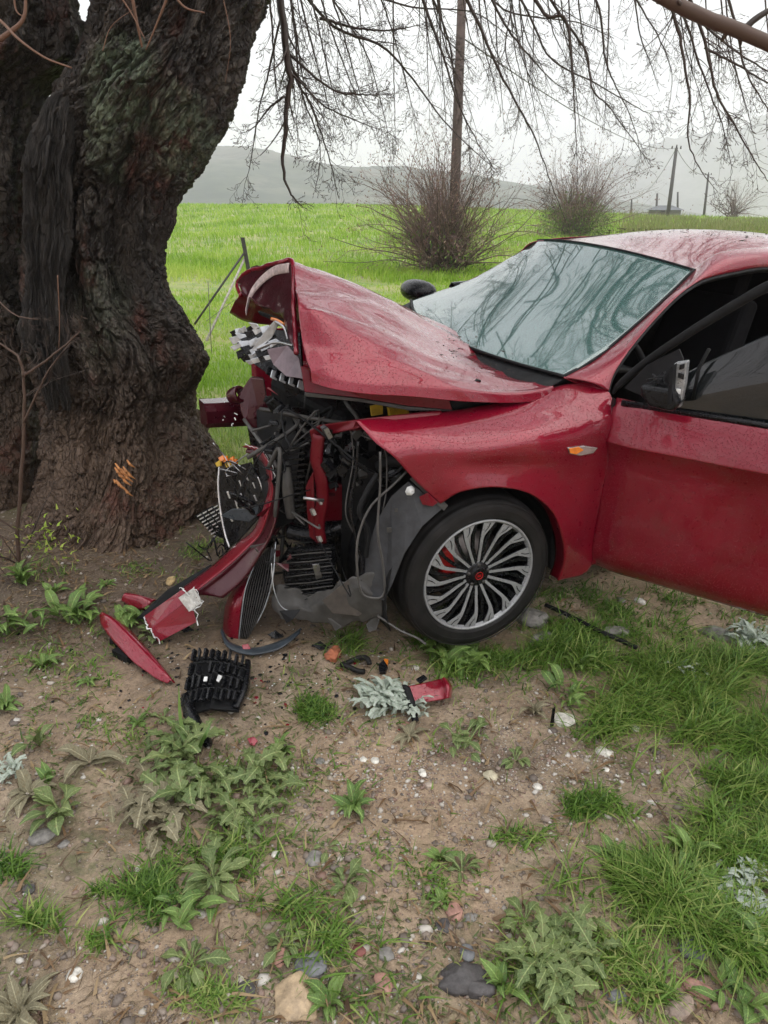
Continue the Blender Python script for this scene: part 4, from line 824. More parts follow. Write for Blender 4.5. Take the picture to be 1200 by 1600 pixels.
wg2 = plain('tinted_glass', (.012, .014, .015), .05)
dpar(plate('door_gap_seal', [dd_(-.014, .28, -.03), dd_(-.014, .95, -.03), dd_(.004, .95, -.005), dd_(.004, .28, -.012)], BLACK_M, None, .006))
# smashed mirror
mir = MB(); mc = DPx(1040, 620, .10)
def md(u, v, o=.10): return DPx(u, v, o)
base_ = plate('mirror_base', [md(1006, 598), md(1062, 606), md(1068, 628), md(1056, 640), md(1020, 632), md(1006, 614)], BLACK, None, .09, bevel=.012); dpar(base_)
x_ = MB(); x_.tube([md(1022, 612, .0), md(1030, 618, .09)], .022, 8); dpar(x_.build('mirror_arm', BLACK, None))
dpar(plate('mirror_back_plate', [md(1056, 566), md(1076, 563), md(1072, 600), md(1064, 636), md(1052, 632), md(1050, 600)], plain('mirror_plate', (.36, .37, .38), .35, .5, sc=70), None, .035, bevel=.004))
dpar(plate('mirror_socket', [md(1050, 572, .13), md(1056, 568, .13), md(1052, 628, .13), md(1045, 634, .13)], BLACK_M, None, .05))
for a_, b_ in (((1062, 570), (1070, 568)), ((1060, 582), (1069, 585)), ((1057, 607), (1064, 608)), ((1055, 618), (1062, 620))):
    dpar(plate('mirror_clip', [md(a_[0], a_[1], .128), md(b_[0], b_[1], .128), md(b_[0] - 1, b_[1] + 8, .128), md(a_[0] - 1, a_[1] + 8, .128)], WHITEP if a_[1] > 600 else BLACK, None, .006))
for k_ in range(9):
    w_ = MB(); a_ = md(1044 - k_ * 1.5, 606 - k_ * 1.5, .1); b_ = md(1024 + rng.normal(0, 8), 590 + rng.normal(0, 8), .1 + rng.normal(0, .02)); c_ = md(1008 + rng.uniform(-4, 28), 596 + rng.uniform(-10, 14), .11); w_.tube(crom([a_, b_, c_], 10), .0022, 4); dpar(w_.build('mirror_wire', BLACK, None))
# cabin
MB().box((-1.35, 0, .40), (1.9, 1.45, .10)).build('cabin_floor', BLACK_M, car, False)
MB().box((-2.5, 0, .85), (.10, 1.4, .9), (0, -.25, 0)).build('rear_seat', SEAT, car, False)
for sy in (.37, -.37):
    st_ = MB(); st_.box((-1.15, sy, .56), (.5, .5, .16)); st_.box((-1.46, sy, .92), (.13, .48, .62), (0, -.3, 0), .85); st_.box((-1.58, sy, 1.28), (.09, .24, .17), (0, -.2, 0)); o = st_.build('front_seat', SEAT, car, False); m_ = o.modifiers.new('b', 'BEVEL'); m_.width = .03; m_.segments = 3
dsh = surf('dashboard', [[[-.42, y, .93], [-.6, y, 1.0], [-.82, y, .96], [-.86, y, .80], [-.75, y, .55]] for y in np.linspace(-.68, .68, 8)], 20, 20, BLACK_M, car, .02)
sw = MB(); th_ = np.linspace(0, 2 * np.pi, 33); sw.tube(np.stack([-.98 + .07 * np.sin(th_), .37 + .18 * np.cos(th_), .93 + .17 * np.sin(th_)], -1), .015, 8, False); sw.box((-.95, .37, .92), (.03, .3, .05)); sw.build('steering_wheel', BLACK_M, car)
MB().box((-.02, 0, .7), (.05, 1.3, .62)).build('bulkhead', BLACK_M, car, False)
# far side and rear of the body, simple but closed
def side(sg):
    xs_ = np.array([-.475, -.8, -1.5, -1.62, -2.2, -2.35, -2.64, -2.95, -3.3, -3.6])
    return xs_
bs = []
for x in np.linspace(-1.58, -3.62, 12):
    tail = sstep(-3.2, -3.62, np.array(x)); arch = .30 + .38 * np.sqrt(max(0, 1 - ((x + 2.64) / .37) ** 2))
    zb = max(.26 + .05 * tail, arch); bs.append([[x, .80 - .1 * tail, .965 + .02], [x, .855 - .12 * tail, .90], [x, .885 - .14 * tail, .78], [x, .875 - .14 * tail, max(.6, zb + .04)], [x, .87 - .15 * tail, zb]])
bs = np.array(bs); surf('left_rear_side', bs, 60, 30, RED, car, .004)
fs_ = []
for x in np.linspace(.30, -3.62, 22):
    tail = sstep(-3.2, -3.62, np.array(x)); arch = max(.30 + .38 * np.sqrt(max(0, 1 - ((x + 2.64) / .37) ** 2)), .30 + .38 * np.sqrt(max(0, 1 - ((x) / .37) ** 2)))
    zb = max(.26 + .05 * tail, arch); fs_.append([[x, -.80 + .1 * tail, .965], [x, -.855 + .12 * tail, .90], [x, -.885 + .14 * tail, .78], [x, -.875 + .14 * tail, max(.6, zb + .04)], [x, -.87 + .15 * tail, zb]])
surf('right_side', fs_, 90, 30, RED, car, .004)
surf('boot', [[[-2.95, y, 1.05], [-3.3, y, 1.06], [-3.62, y, 1.03], [-3.68, y, .8], [-3.66, y, .5], [-3.6, y, .35]] for y in np.linspace(-.72, .72, 7)], 20, 30, RED, car, .004)
surf('rear_window', [[[-2.5, y * .53, 1.37 - .02 * y * y], [-2.85, y * .60, 1.22], [-3.05, y * .66, 1.06]] for y in np.linspace(-1, 1, 7)], 20, 10, wg, car, .004)
for sg in (1, -1):
    surf('rear_quarter', [[[x, sg * (.57 - .0), 1.40 - .11 * max(0, -x - 2.) ** 1.4 - .02], [x - .04, sg * .66, 1.22 - .12 * max(0, -x - 2.3)], [x - .05, sg * .79, .97]] for x in ((-2.15, -2.5, -2.9))], 12, 12, RED, car, .004)
    if sg < 0: surf('side_glass', [[[x, sg * .76, .96], [x * .99, sg * .69, 1.17], [x, sg * .585, zt]] for x, zt in ((-.78, 1.10), (-1.0, 1.24), (-1.35, 1.36), (-1.8, 1.38), (-2.3, 1.36))], 20, 10, wg2, car, .004); surf('right_pillar', [[p, p + [-.015, -.03, -.012], p + [-.05, -.055, -.05]] for p in list(crom(np.array(wc[0]), 8)) + [np.array([-1.7, -.553, 1.415]), np.array([-2.3, -.553, 1.40])]], 60, 8, RED, car, .004)
surf('left_sill', [[[x, .86, .36], [x, .87, .28], [x, .80, .24]] for x in (-.5, -1., -1.6)], 12, 8, RED, car, .004)
plate('left_rear_door_edge', [[-1.58, .80, .97], [-1.58, .87, .8], [-1.58, .86, .3], [-1.58, .74, .3], [-1.58, .72, .97]], RED_IN, car, .01)
MB().box((-1.6, .735, .85), (.10, .06, 1.05), (-.20, 0, 0)).build('centre_pillar', BLACK_M, car, False)
surf('underbody', [[[x, y, .22] for x in (.3, -1.5, -3.5)] for y in (-.7, 0, .7)], 4, 4, BLACK_M, car, .01)
plate('right_door_trim', [[-.5, -.80, .25], [-2.9, -.80, .25], [-2.9, -.80, .97], [-.6, -.80, .97]], BLACK_M, car, .02)
plate('boot_wall', [[-2.75, -.78, .3], [-2.75, .78, .3], [-2.75, .7, 1.0], [-2.75, -.7, 1.0]], BLACK_M, car, .02)
# wheels
WR, RR = .307, .220
def wheel(cx, cy, cz, steer, detail, par=car):
    w = empty('wheel', (cx, cy, cz), (0, 0, steer), par)
    sg = 1
    pr = [(RR - .004, .0), (RR + .004, .004), (RR + .012, .010), (.245, .012), (.272, .010), (.292, .0), (WR - .010, -.016), (WR - .002, -.030), (WR, -.055), (WR + .001, -.10), (WR, -.15), (WR - .01, -.185), (.285, -.20), (.25, -.208), (RR, -.20)]
    V, Q = lathe(crom(pr, 60), 96); tread = V.copy()
    a_ = np.arctan2(V[:, 2], V[:, 0]); r_ = np.hypot(V[:, 0], V[:, 2]); y_ = V[:, 1]
    gro = (np.abs(((y_ + .1) / .038) % 1 - .5) > .40) & (r_ > .303) & (y_ < -.03) & (y_ > -.17); V[gro] *= np.array([.975, 1, .975])
    o = mk('tyre', V, [Q], RUBBER, w)
    for rr_ in (.236, .262, .288):
        V, Q = lathe([(rr_ - .002, .0105), (rr_, .0135), (rr_ + .002, .0105)], 96); mk('tyre_ridge', V, [Q], RUBBER, w)
    V, Q = lathe(crom([(RR + .006, .002), (RR + .004, .009), (RR - .002, .010), (RR - .006, .004), (RR - .010, -.004)], 14), 96); mk('rim_lip', V, [Q], WHEELA, w)
    V, Q = lathe([(RR - .010, -.004), (RR - .014, -.03), (RR - .022, -.12), (RR - .02, -.19)], 64); mk('rim_barrel', V, [Q], BLACK, w)
    V, Q = lathe([(.0, -.075), (.145, -.075), (.147, -.09), (0, -.09)], 64); mk('brake_disc', V, [Q], DISC, w)
    if not detail:
        pass
    ns = 16
    for k_ in range(ns):
        a0 = k_ * 2 * np.pi / ns
        def pol(r, a, y): a = a0 + a; return [r * np.cos(a), y, r * np.sin(a)]
        # clockwise when seen from outside: angles run one way towards the rim
        cl = [(.040, .0, -.014), (.08, -.008, -.008), (.12, -.014, -.002), (.160, -.015, .003), (.188, .055, .004), (.214, .105, .003)]
        wd = [.011, .0105, .0105, .013, .030, .046]
        cl = plin(np.array(cl), 16, 3); wd = np.interp(np.linspace(0, 1, 16), np.linspace(0, 1, 6), wd)
        Lft = []; Rgt = []
        for (r, a, y), h in zip(cl, wd): Lft.append(pol(r, a - h / r / 2 * 1.0, y)); Rgt.append(pol(r, a + h / r / 2, y))
        Lft, Rgt = np.array(Lft), np.array(Rgt); V = np.concatenate([Lft, Rgt]); i = np.arange(16)
        Q = np.stack([i[:-1], i[1:], i[1:] + 16, i[:-1] + 16], -1)
        o = mk('spoke', V, [Q], WHEELA, w, False); m_ = o.modifiers.new('s', 'SOLIDIFY'); m_.thickness = .004; m_.offset = 0
        b_ = mk('spoke_body', np.concatenate([V * 1., ]) + np.array([0, -.0055, 0]) , [Q], BLACK, w, False); m_ = b_.modifiers.new('s', 'SOLIDIFY'); m_.thickness = .006; m_.offset = 0
        # black slit and second dark finger
        sl = crom(np.array([(.180, .02, .0075), (.194, .08, .008), (.212, .11, .0075)]), 6)
        V2 = np.array([pol(r, a - .004, y) for r, a, y in sl] + [pol(r, a + .014, y) for r, a, y in sl]); i = np.arange(6); mk('spoke_slot', V2, [np.stack([i[:-1], i[1:], i[1:] + 6, i[:-1] + 6], -1)], BLACK, w, False)
        V3_ = []
        for r, a, h in ((.06, .18, .010), (.12, .14, .012), (.17, .20, .012), (.214, .27, .02)): V3_.append((pol(r, a - h / r / 2, -.016), pol(r, a + h / r / 2, -.016)))
        V3_ = np.array(V3_); VV = np.concatenate([V3_[:, 0], V3_[:, 1]]); i = np.arange(4); o = mk('dark_spoke', VV, [np.stack([i[:-1], i[1:], i[1:] + 4, i[:-1] + 4], -1)], BLACK, w, False); m_ = o.modifiers.new('s', 'SOLIDIFY'); m_.thickness = .01
    V, Q = lathe(crom([(.0, .002), (.028, .002), (.034, -.004), (.048, -.010), (.056, -.03)], 20), 40); mk('hub', V, [Q], BLACK, w)
    V, Q = lathe([(.013, .0045), (.0145, .0052), (.016, .0045)], 32); mk('hub_emblem_ring', V, [Q], CALIPER, w)
    for x_ in (-.006, -.002, .002, .006): MB().box((x_, .0045, 0), (.0022, .002, .010)).build('hub_emblem_stroke', CALIPER, w, False)
    for k_ in range(5):
        a_ = k_ * 2 * np.pi / 5 + .3; b_ = MB(); b_.tube([[.041 * np.cos(a_), -.02, .041 * np.sin(a_)], [.041 * np.cos(a_), .0, .041 * np.sin(a_)]], .0065, 6); b_.build('wheel_nut', GREYP, w)
    cp = MB(); cp.box((.115, -.055, .055), (.06, .05, .12), (0, .35, 0)); o = cp.build('brake_caliper', CALIPER, w, False); m_ = o.modifiers.new('b', 'BEVEL'); m_.width = .012; m_.segments = 3
    return w
wc_ = C(748, 899, .845)
wheel(wc_[0], wc_[1], wc_[2], math.radians(-5.5), True)
def copy_part(src, par, **k):
    c = src.copy(); COL.objects.link(c); c.parent = par
    for ch in list(src.children): d = ch.copy(); COL.objects.link(d); d.parent = c
    return c
w0 = [o for o in car.children if o.name.startswith('wheel') and o.type == 'EMPTY'][0]
for x, y, rz in ((-2.64, .84, 0), (.0, -.84, math.pi), (-2.64, -.84, math.pi)):
    c_ = copy_part(w0, car); c_.location = (x, y, .305); c_.rotation_euler = (0, 0, rz)
# wheel housing liner
lin = []
for a_ in np.linspace(-.35, math.pi + .15, 16):
    rr_ = .375; cx, cz = wc_[0], .325; lin.append([[cx + rr_ * math.cos(a_), y, cz + rr_ * math.sin(a_)] for y in (.83, .7, .5)])
surf('wheel_housing', lin, 40, 8, BLACK_M, car, .004)
surf('inner_wheel_wall', [[[wc_[0] + x, .52, z] for z in (.2, .5, .75)] for x in (-.4, 0, .4)], 4, 4, BLACK_M, car, .01)
plate('torn_liner', [C(638, 752, .80), C(662, 770, .83), C(694, 792, .86), C(660, 822, .86), C(632, 865, .85), C(612, 915, .84), C(600, 938, .82), C(566, 930, .76), C(572, 870, .74), C(588, 815, .75), C(612, 775, .77)], plain('liner_felt', (.028, .030, .034), .5, sc=30, bump=.004), car, .006)
plate('liner_fold', [C(640, 748, .80), C(650, 742, .83), C(700, 790, .875), C(694, 798, .872)], GREYP, car, .004)
plate('red_bracket', [C(655, 776, .84), C(668, 770, .87), C(684, 785, .875), C(676, 791, .87), C(660, 788, .85)], RED, car, .004)
V, Q = lathe(crom([(0, .01), (.008, .012), (.015, .004), (.018, -.002)], 8), 7); o = mk('plastic_clip', V, [Q], WHITEP, car); o.location = C(641, 767, .835)
for a_, b_ in (((616, 794), (622, 800)), ((604, 824), (612, 832)), ((625, 818), (640, 812))): plate('liner_scuff', [C(a_[0], a_[1], .80), C(b_[0], a_[1], .80), C(b_[0], b_[1], .80), C(a_[0], b_[1], .80)], GREYP, car, .003)

# ------------------------------------------------------------------ broken front end
plate('front_rail', [C(484, 672, .52), C(500, 664, .55), C(560, 655, .66), C(620, 648, .69), C(690, 641, .69), C(690, 648, .70), C(620, 657, .70), C(560, 669, .68), C(512, 680, .56), C(500, 694, .53), C(488, 690, .52)], RED_IN, car, .03, bevel=.006)
pz = crom([C(494, 676, .54), C(490, 715, .54), C(497, 745, .55), C(500, 780, .55), C(494, 815, .54), C(497, 845, .54)], 16)
surf('headlamp_upright', [[p + [.0, -.02, 0], p + [.010, .0, 0], p + [.0, .025, 0], p + [-.02, .03, 0]] for p in pz], 30, 8, RED_IN, car, .005, creased(.008, (14, 14, 14), 2))
plate('upright_flange', [C(478, 760, .52), C(490, 735, .54), C(492, 800, .54), C(496, 848, .54), C(484, 838, .52), C(480, 800, .52)], RED_IN, car, .006)
plate('cross_member', [C(500, 756, .50), C(556, 750, .50), C(600, 752, .45), C(596, 795, .45), C(556, 808, .50), C(502, 812, .50)], RED_IN, car, .05, bevel=.008)
plate('cross_member_rib', [C(502, 770, .53), C(596, 766, .48), C(596, 771, .48), C(502, 776, .53)], MAROON, car, .01)
for u_, v_ in ((500, 783), (489, 800), (499, 842)): MB().box(C(u_, v_, .565), (.012, .02, .022), (.2, .3, .1)).build('bracket', CERAMIC, car, False)
w_ = MB(); w_.tube([C(474, 778, .56), C(506, 782, .58)], .006, 6); w_.build('bolt_bar', ALU, car)
# crash beam end sticking out towards the tree
bxx = []
for u_, s_ in ((318, 1.), (340, 1.), (349, 1.03), (388, 1.05), (420, 1.0)):
    c_ = C(u_, 647 - (u_ - 318) * .05, .0 - (u_ - 318) * .0006); h = .048 * s_; d_ = .05
    bxx.append([c_ + [0, y, z] for y, z in ((d_, -h * .5), (d_ * .6, -h), (-d_, -h), (-d_, h), (d_ * .5, h), (d_, h * .45), (d_, -h * .5))])
bx = np.array(bxx); o = mk('crash_beam', bx.reshape(-1, 3), [grid_faces(5, 7), np.array([[0, 1, 2], [0, 2, 3], [0, 3, 4], [0, 4, 5]])], MAROON, car, False); m_ = o.modifiers.new('s', 'SOLIDIFY'); m_.thickness = .004; m_ = o.modifiers.new('b', 'BEVEL'); m_.width = .004; m_.segments = 2
plate('beam_bracket', [C(372, 618, .05), C(392, 588, .06), C(412, 590, .08), C(420, 640, .10), C(412, 672, .10), C(386, 664, .08), C(376, 640, .06)], MAROON, car, .05, bevel=.006)
V, Q = lathe(crom([(.022, .02), (.032, .018), (.034, .0), (.030, -.03)], 10), 24); o = mk('tow_eye_socket', V, [Q], MAROON, car); o.location = C(371, 617, .06); o.rotation_euler = (.4, 0, .5)
for k_ in range(9): MB().box(C(346 + rng.uniform(0, 26), 618 + rng.uniform(-4, 50), .07), (.004, .003, rng.uniform(.003, .014)), tuple(rng.uniform(-1, 1, 3))).build('paint_flake', WHITEP if k_ % 3 else CERAMIC, car, False)
# dark mass of the engine bay: block, radiator, housings
eb = MB(); eb.box((.20, .05, .62), (.42, .75, .50), (0, .05, .05), .9); o = eb.build('engine_block', BLACK_M, car, False); m_ = o.modifiers.new('b', 'BEVEL'); m_.width = .03; m_.segments = 2
MB().box((.05, .48, .72), (.22, .22, .26), (0, 0, .1)).build('battery_box', BLACK, car, False)
plate('yellow_battery_label', [C(578, 634, .50), C(598, 630, .50), C(598, 647, .50), C(580, 650, .50)], YELLOW, car, .006); plate('yellow_fluid_cap', [C(606, 637, .52), C(636, 636, .52), C(638, 647, .52), C(608, 650, .52)], YELLOW, car, .02)
rp = MB(); rd_c = C(470, 760, .15); 
rad_ = empty('radiator', tuple(C(462, 740, .20)), (0, .12, .22), car)
MB().box((0, 0, -.05), (.035, .52, .52), tint=.5).build('radiator_core', BLACK_M, rad_, False)
fin = bpy.data.meshes.new('fin'); 
for k_ in range(28):
    f_ = MB(); f_.box((.024, 0, -.30 + k_ * .0185), (.008, .50, .004)); f_.build('radiator_fin', GREYP if k_ % 3 == 0 else BLACK, rad_, False)
for s_ in (-.27, .27): MB().box((0, s_, -.05), (.05, .035, .56)).build('radiator_tank', BLACK, rad_, False)
# lower condenser with horizontal fins seen at the bottom
cd = [C(452, 858, .45), C(520, 852, .60), C(524, 925, .60), C(446, 935, .45)]
plate('condenser', cd, BLACK, car, .03)
for k_ in range(15):
    t_ = k_ / 14; a_ = cd[0] * (1 - t_) + cd[3] * t_; b_ = cd[1] * (1 - t_) + cd[2] * t_; f_ = MB(); f_.tube([a_ + [.015, .02, 0], (a_ + b_) / 2 + [.02, .022, .004 * math.sin(k_ * 2)], b_ + [.015, .02, 0]], .0028, 4); f_.build('condenser_fin', GREYP if k_ % 2 else BLACK, car)
plate('silver_bracket', [C(488, 882, .62), C(498, 880, .62), C(503, 902, .62), C(494, 905, .62)], ALU, car, .006)
w_ = MB(); w_.tube(crom([C(450, 718, .42), C(449, 750, .44), C(451, 780, .44), C(455, 808, .44)], 12), [.006, .009, .013, .016, .018, .020, .020, .020, .019, .019, .019, .018], 12); w_.build('silver_pipe', GREYP, car)
# fan shroud and cover plates
V, Q = lathe(crom([(.14, .0), (.19, .015), (.20, .0), (.20, -.05)], 16), 40); o = mk('fan_shroud', V, [Q], BLACK, car); o.location = (.42, .12, .62); o.rotation_euler = (0, 0, math.pi / 2 + .15)
for k_ in range(7):
    a_ = k_ * 2 * math.pi / 7; plate('fan_blade', [np.array([.46, .12, .62]) + np.array([.004 * (j % 2), math.cos(a_ + da) * r, math.sin(a_ + da) * r]) for j, (r, da) in enumerate(((.03, -.2), (.17, -.1), (.175, .25), (.03, .4)))], BLACK_M, car, .004)
# undertray
surf('undertray', [[C(430, 915, .42), C(425, 945, .44), C(440, 966, .50)], [C(500, 925, .60), C(500, 950, .62), C(505, 974, .62)], [C(545, 905, .72), C(550, 940, .74), C(555, 975, .72)], [C(585, 890, .78), C(592, 935, .80), C(590, 968, .78)], [C(600, 930, .80), C(606, 945, .81), C(600, 960, .80)]], 40, 20, GREYP, car, .004, creased(.03, (5, 8, 8), 4, .5))
plate('undertray_tongue', [C(503, 938, .68), C(545, 905, .72), C(575, 918, .75), C(592, 948, .77), C(560, 962, .75), C(520, 958, .70)], plain('muddy_plastic', (.06, .05, .042), .7, sc=30, bump=.003), car, .006)
plate('torn_tip', [C(572, 975, .76), C(592, 955, .77), C(596, 962, .78), C(588, 984, .78), C(576, 988, .78)], GREYP, car, .004)
# hoses, cables, looms
def hose(name, pts, r, m_, sides=7): k_ = MB(); k_.tube(crom([C(*p) for p in pts], 40), r, sides); return k_.build(name, m_, car)
hose('grey_cable', [(594, 706, .80), (594, 760, .80), (590, 830, .81), (598, 880, .82), (600, 928, .82), (580, 934, .80), (563, 922, .78), (557, 870, .77), (562, 830, .77), (580, 790, .78), (614, 758, .79), (636, 736, .80)], .0042, WIRE)
hose('cable_loom', [(560, 690, .70), (556, 740, .70), (548, 790, .70), (556, 840, .72), (566, 880, .74), (564, 915, .75)], .006, BLACK)
hose('cable_loom', [(590, 740, .76), (572, 770, .76), (562, 800, .76), (574, 830, .76), (572, 870, .76)], .009, BLACK_M)
hose('cable_loom', [(530, 700, .60), (548, 720, .62), (600, 745, .66), (630, 730, .70), (640, 715, .74)], .008, BLACK)
hose('thin_wire', [(548, 670, .62), (552, 720, .64), (540, 800, .66), (560, 850, .68), (556, 900, .70)], .0025, WIRE)
hose('thin_wire', [(565, 680, .66), (600, 700, .70), (604, 760, .72), (598, 800, .74)], .0025, WIRE)
hose('thin_wire', [(424, 880, .55), (428, 920, .57), (440, 948, .58), (462, 958, .6)], .0022, GLOSSG)
hose('trailing_wire', [(590, 962, .80), (625, 985, .86), (650, 996, .92), (665, 1006, .97)], .004, WIRE)
hose('coolant_hose', [(590, 730, .62), (615, 720, .66), (638, 728, .7)], .020, BLACK_M, 12)
hose('air_duct', [(450, 830, .40), (490, 836, .46), (540, 820, .50)], .028, BLACK, 14)
for k_ in range(130):                    # tangle of small broken parts behind the crushed front
    u_ = rng.uniform(400, 560); v_ = rng.uniform(620, 900); y_ = rng.uniform(.05, .42)
    if rng.uniform() < .45:
        a_ = C(u_, v_, y_); m_ = MB(); m_.tube(crom([a_, a_ + rng.normal(0, .06, 3), a_ + rng.normal(0, .09, 3)], 12), rng.choice([.003, .005, .008]), 6); m_.build('broken_hose', (BLACK, WIRE, BLACK_M, GREYP)[k_ % 4], car)
    else:
        s_ = rng.uniform(.008, .055, 3); m_ = MB(); m_.box(C(u_, v_, y_), tuple(s_), tuple(rng.uniform(-1, 1, 3)), rng.uniform(.5, 1)); o = m_.build('broken_housing', (BLACK, BLACK_M, BLACK_M, BLACK, MAROON)[k_ % 5], car, False); b_ = o.modifiers.new('b', 'BEVEL'); b_.width = .004; b_.segments = 2
for k_ in range(60):                    # fixings and brackets inside the open wing
    u_ = rng.uniform(505, 640); v_ = rng.uniform(670, 760)
    s_ = rng.uniform(.008, .04, 3); m_ = MB(); m_.box(C(u_, v_, rng.uniform(.45, .6)), tuple(s_), tuple(rng.uniform(-1, 1, 3))); m_.build('engine_fitting', (BLACK, GREYP, BLACK_M, ALU, BLACK)[k_ % 5], car, False)
# glossy slatted trim, torn up in front of the bonnet
tb = [C(353, 520, -.10), C(470, 590, .45)]
rows_ = [((358, 517), (400, 505)), ((356, 528), (418, 507)), ((360, 540), (424, 520)), ((366, 550), (430, 530)), ((374, 557), (436, 540)), ((385, 562), (430, 552))]
for (a, b) in rows_:
    n_ = 5
    for k_ in range(n_):
        t_ = k_ / n_; u_ = a[0] * (1 - t_) + b[0] * t_; v_ = a[1] * (1 - t_) + b[1] * t_; y_ = -.05 + .3 * (u_ - 353) / 90; du, dv = (b[0] - a[0]) / n_ * .98, (b[1] - a[1]) / n_ * .9
        j_ = rng.normal(0, 1.6, 8); y_ += rng.uniform(-.02, .02); plate('trim_tooth', [C(u_ + j_[0], v_ + j_[1], y_), C(u_ + du * 1.15 + j_[2], v_ + dv + j_[3], y_ + .02), C(u_ + du * 1.15 + 6 + j_[4], v_ + dv + 6 + j_[5], y_ + .03), C(u_ + 5 + j_[6], v_ + 9 + j_[7], y_ + .01)], GLOSSG if rng.uniform() < .62 else BLACK, car, .006, bevel=.002)
plate('trim_blade', [C(392, 548, .12), C(412, 520, .16), (C(432, 497, .20)), C(436, 506, .20), C(425, 528, .18), C(402, 548, .14)], GLOSSG, car, .006)
plate('trim_backing', [C(362, 524, -.12), C(400, 512, -.05), C(470, 520, .18), C(474, 590, .3), C(430, 592, .2), C(390, 564, .0)], BLACK, car, .01)
for k_ in range(8):
    u_ = 418 + k_ * 7; v_ = 572 + k_ * 2.6 + (k_ % 2) * 3; y_ = .28 + k_ * .022; plate('trim_tooth', [C(u_, v_, y_), C(u_ + 9, v_ + 4, y_), C(u_ + 7, v_ + 17, y_ + .01), C(u_ - 3, v_ + 12, y_ + .01)], GLOSSG if k_ % 2 else BLACK, car, .006)
plate('dusty_shell', [C(418, 546, .30), C(450, 540, .36), C(468, 560, .42), C(474, 592, .48), C(448, 588, .4), C(428, 570, .32)], plain('scuffed_shell', (.16, .12, .14), .4), car, .008)
for p_ in ([(430, 502, .22), (444, 512, .26), (450, 530, .28)], [(402, 545, .14), (430, 535, .2), (458, 540, .3)]): hose('headlamp_arm', p_, .005, ALU)
w_ = MB(); w_.tube(crom([C(424, 498, .2), C(432, 500, .22), C(446, 508, .25)], 8), .006, 6); w_.build('orange_bulb_holder', ORANGE, car)
plate('black_strut', [C(404, 486, .0), C(456, 505, .3), C(458, 522, .3), C(440, 505, .2), C(408, 492, .02)], BLACK_M, car, .01)

# buds and drops of bark fallen on the bonnet and roof; dark glass on the far side
fb = MB()
for k_ in range(170):
    if k_ % 3: x_ = rng.uniform(-2.2, -1.25); y_ = rng.uniform(-.5, .5); b_ = np.array([x_, y_, 1.474 - .052 * (y_ / .555) ** 2 - .11 * max(0, (-x_ - 2.0)) ** 1.4 + .002])
    else: t_ = rng.uniform(0, 1); b_ = C(690 + 150 * t_ + rng.normal(0, 14), 540 + 52 * t_ + rng.normal(0, 12), .42 + .15 * rng.uniform()) + [0, 0, .004]
    L_ = rng.uniform(.0015, .007); d_ = rng.normal(0, L_, 3) * [1, 1, .15]; fb.tube([b_ - d_, b_, b_ + d_ * 1.3], [.0008, rng.uniform(.0012, .003), .0006], 5)
tag(fb.build('fallen_buds', plain('bud_brown', (.03, .018, .012), .6), car), kind='stuff')

# torn and twisted sheet, pipes and shredded plastic packed between tree and wheel
for k_ in range(34):
    c_ = C(rng.uniform(395, 500), rng.uniform(600, 900), rng.uniform(.25, .55)); n_ = int(rng.integers(3, 6)); L_ = rng.uniform(.02, .06)
    a_ = np.sort(rng.uniform(0, 6.28, n_)); M3 = np.array(Euler(tuple(rng.uniform(-3, 3, 3))).to_matrix()); P_ = [c_ + M3 @ np.array([math.cos(q_) * L_ * rng.uniform(.5, 1.2), math.sin(q_) * L_ * rng.uniform(.3, 1.), rng.normal(0, .006)]) for q_ in a_]
    plate('torn_skin', P_, (BLACK, BLACK_M, MAROON, BLACK, GREYP, RED_IN, BLACK)[k_ % 7], car, .003)
for k_ in range(30):
    a_ = C(rng.uniform(450, 600), rng.uniform(640, 860), rng.uniform(.3, .58)); P_ = crom([a_, a_ + rng.normal(0, .05, 3), a_ + rng.normal(0, .09, 3) - [0, 0, .05], a_ + rng.normal(0, .1, 3) - [0, 0, .10]], 16)
    m_ = MB(); m_.tube(P_, rng.choice([.0018, .0025, .004]), 5); m_.build('loose_wire', (WIRE, BLACK, BLACK, BLACK_M)[k_ % 4], car)
plate('dented_core_panel', [C(402, 640, .15), C(452, 632, .30), C(470, 700, .38), C(458, 815, .42), C(420, 830, .35), C(404, 720, .2)], BLACK_M, car, .01)
for k_ in range(12):
    v_ = 700 + k_ * 9; plate('intake_rib', [C(446, v_, .43), C(476, v_ - 3, .47), C(476, v_, .47), C(446, v_ + 3, .43)], BLACK, car, .008)
for k_, (u_, v_) in enumerate(((452, 966), (528, 978))):
    plate('torn_tip', [C(u_ - 16, v_ - 12, .62 + k_ * .03), C(u_ + 18, v_ - 14, .64 + k_ * .03), C(u_ + 6, v_ + 2, .65 + k_ * .03), C(u_ - 4, v_ + 8, .64 + k_ * .03)], (BLACK_M, GREYP)[k_ % 2], car, .003)
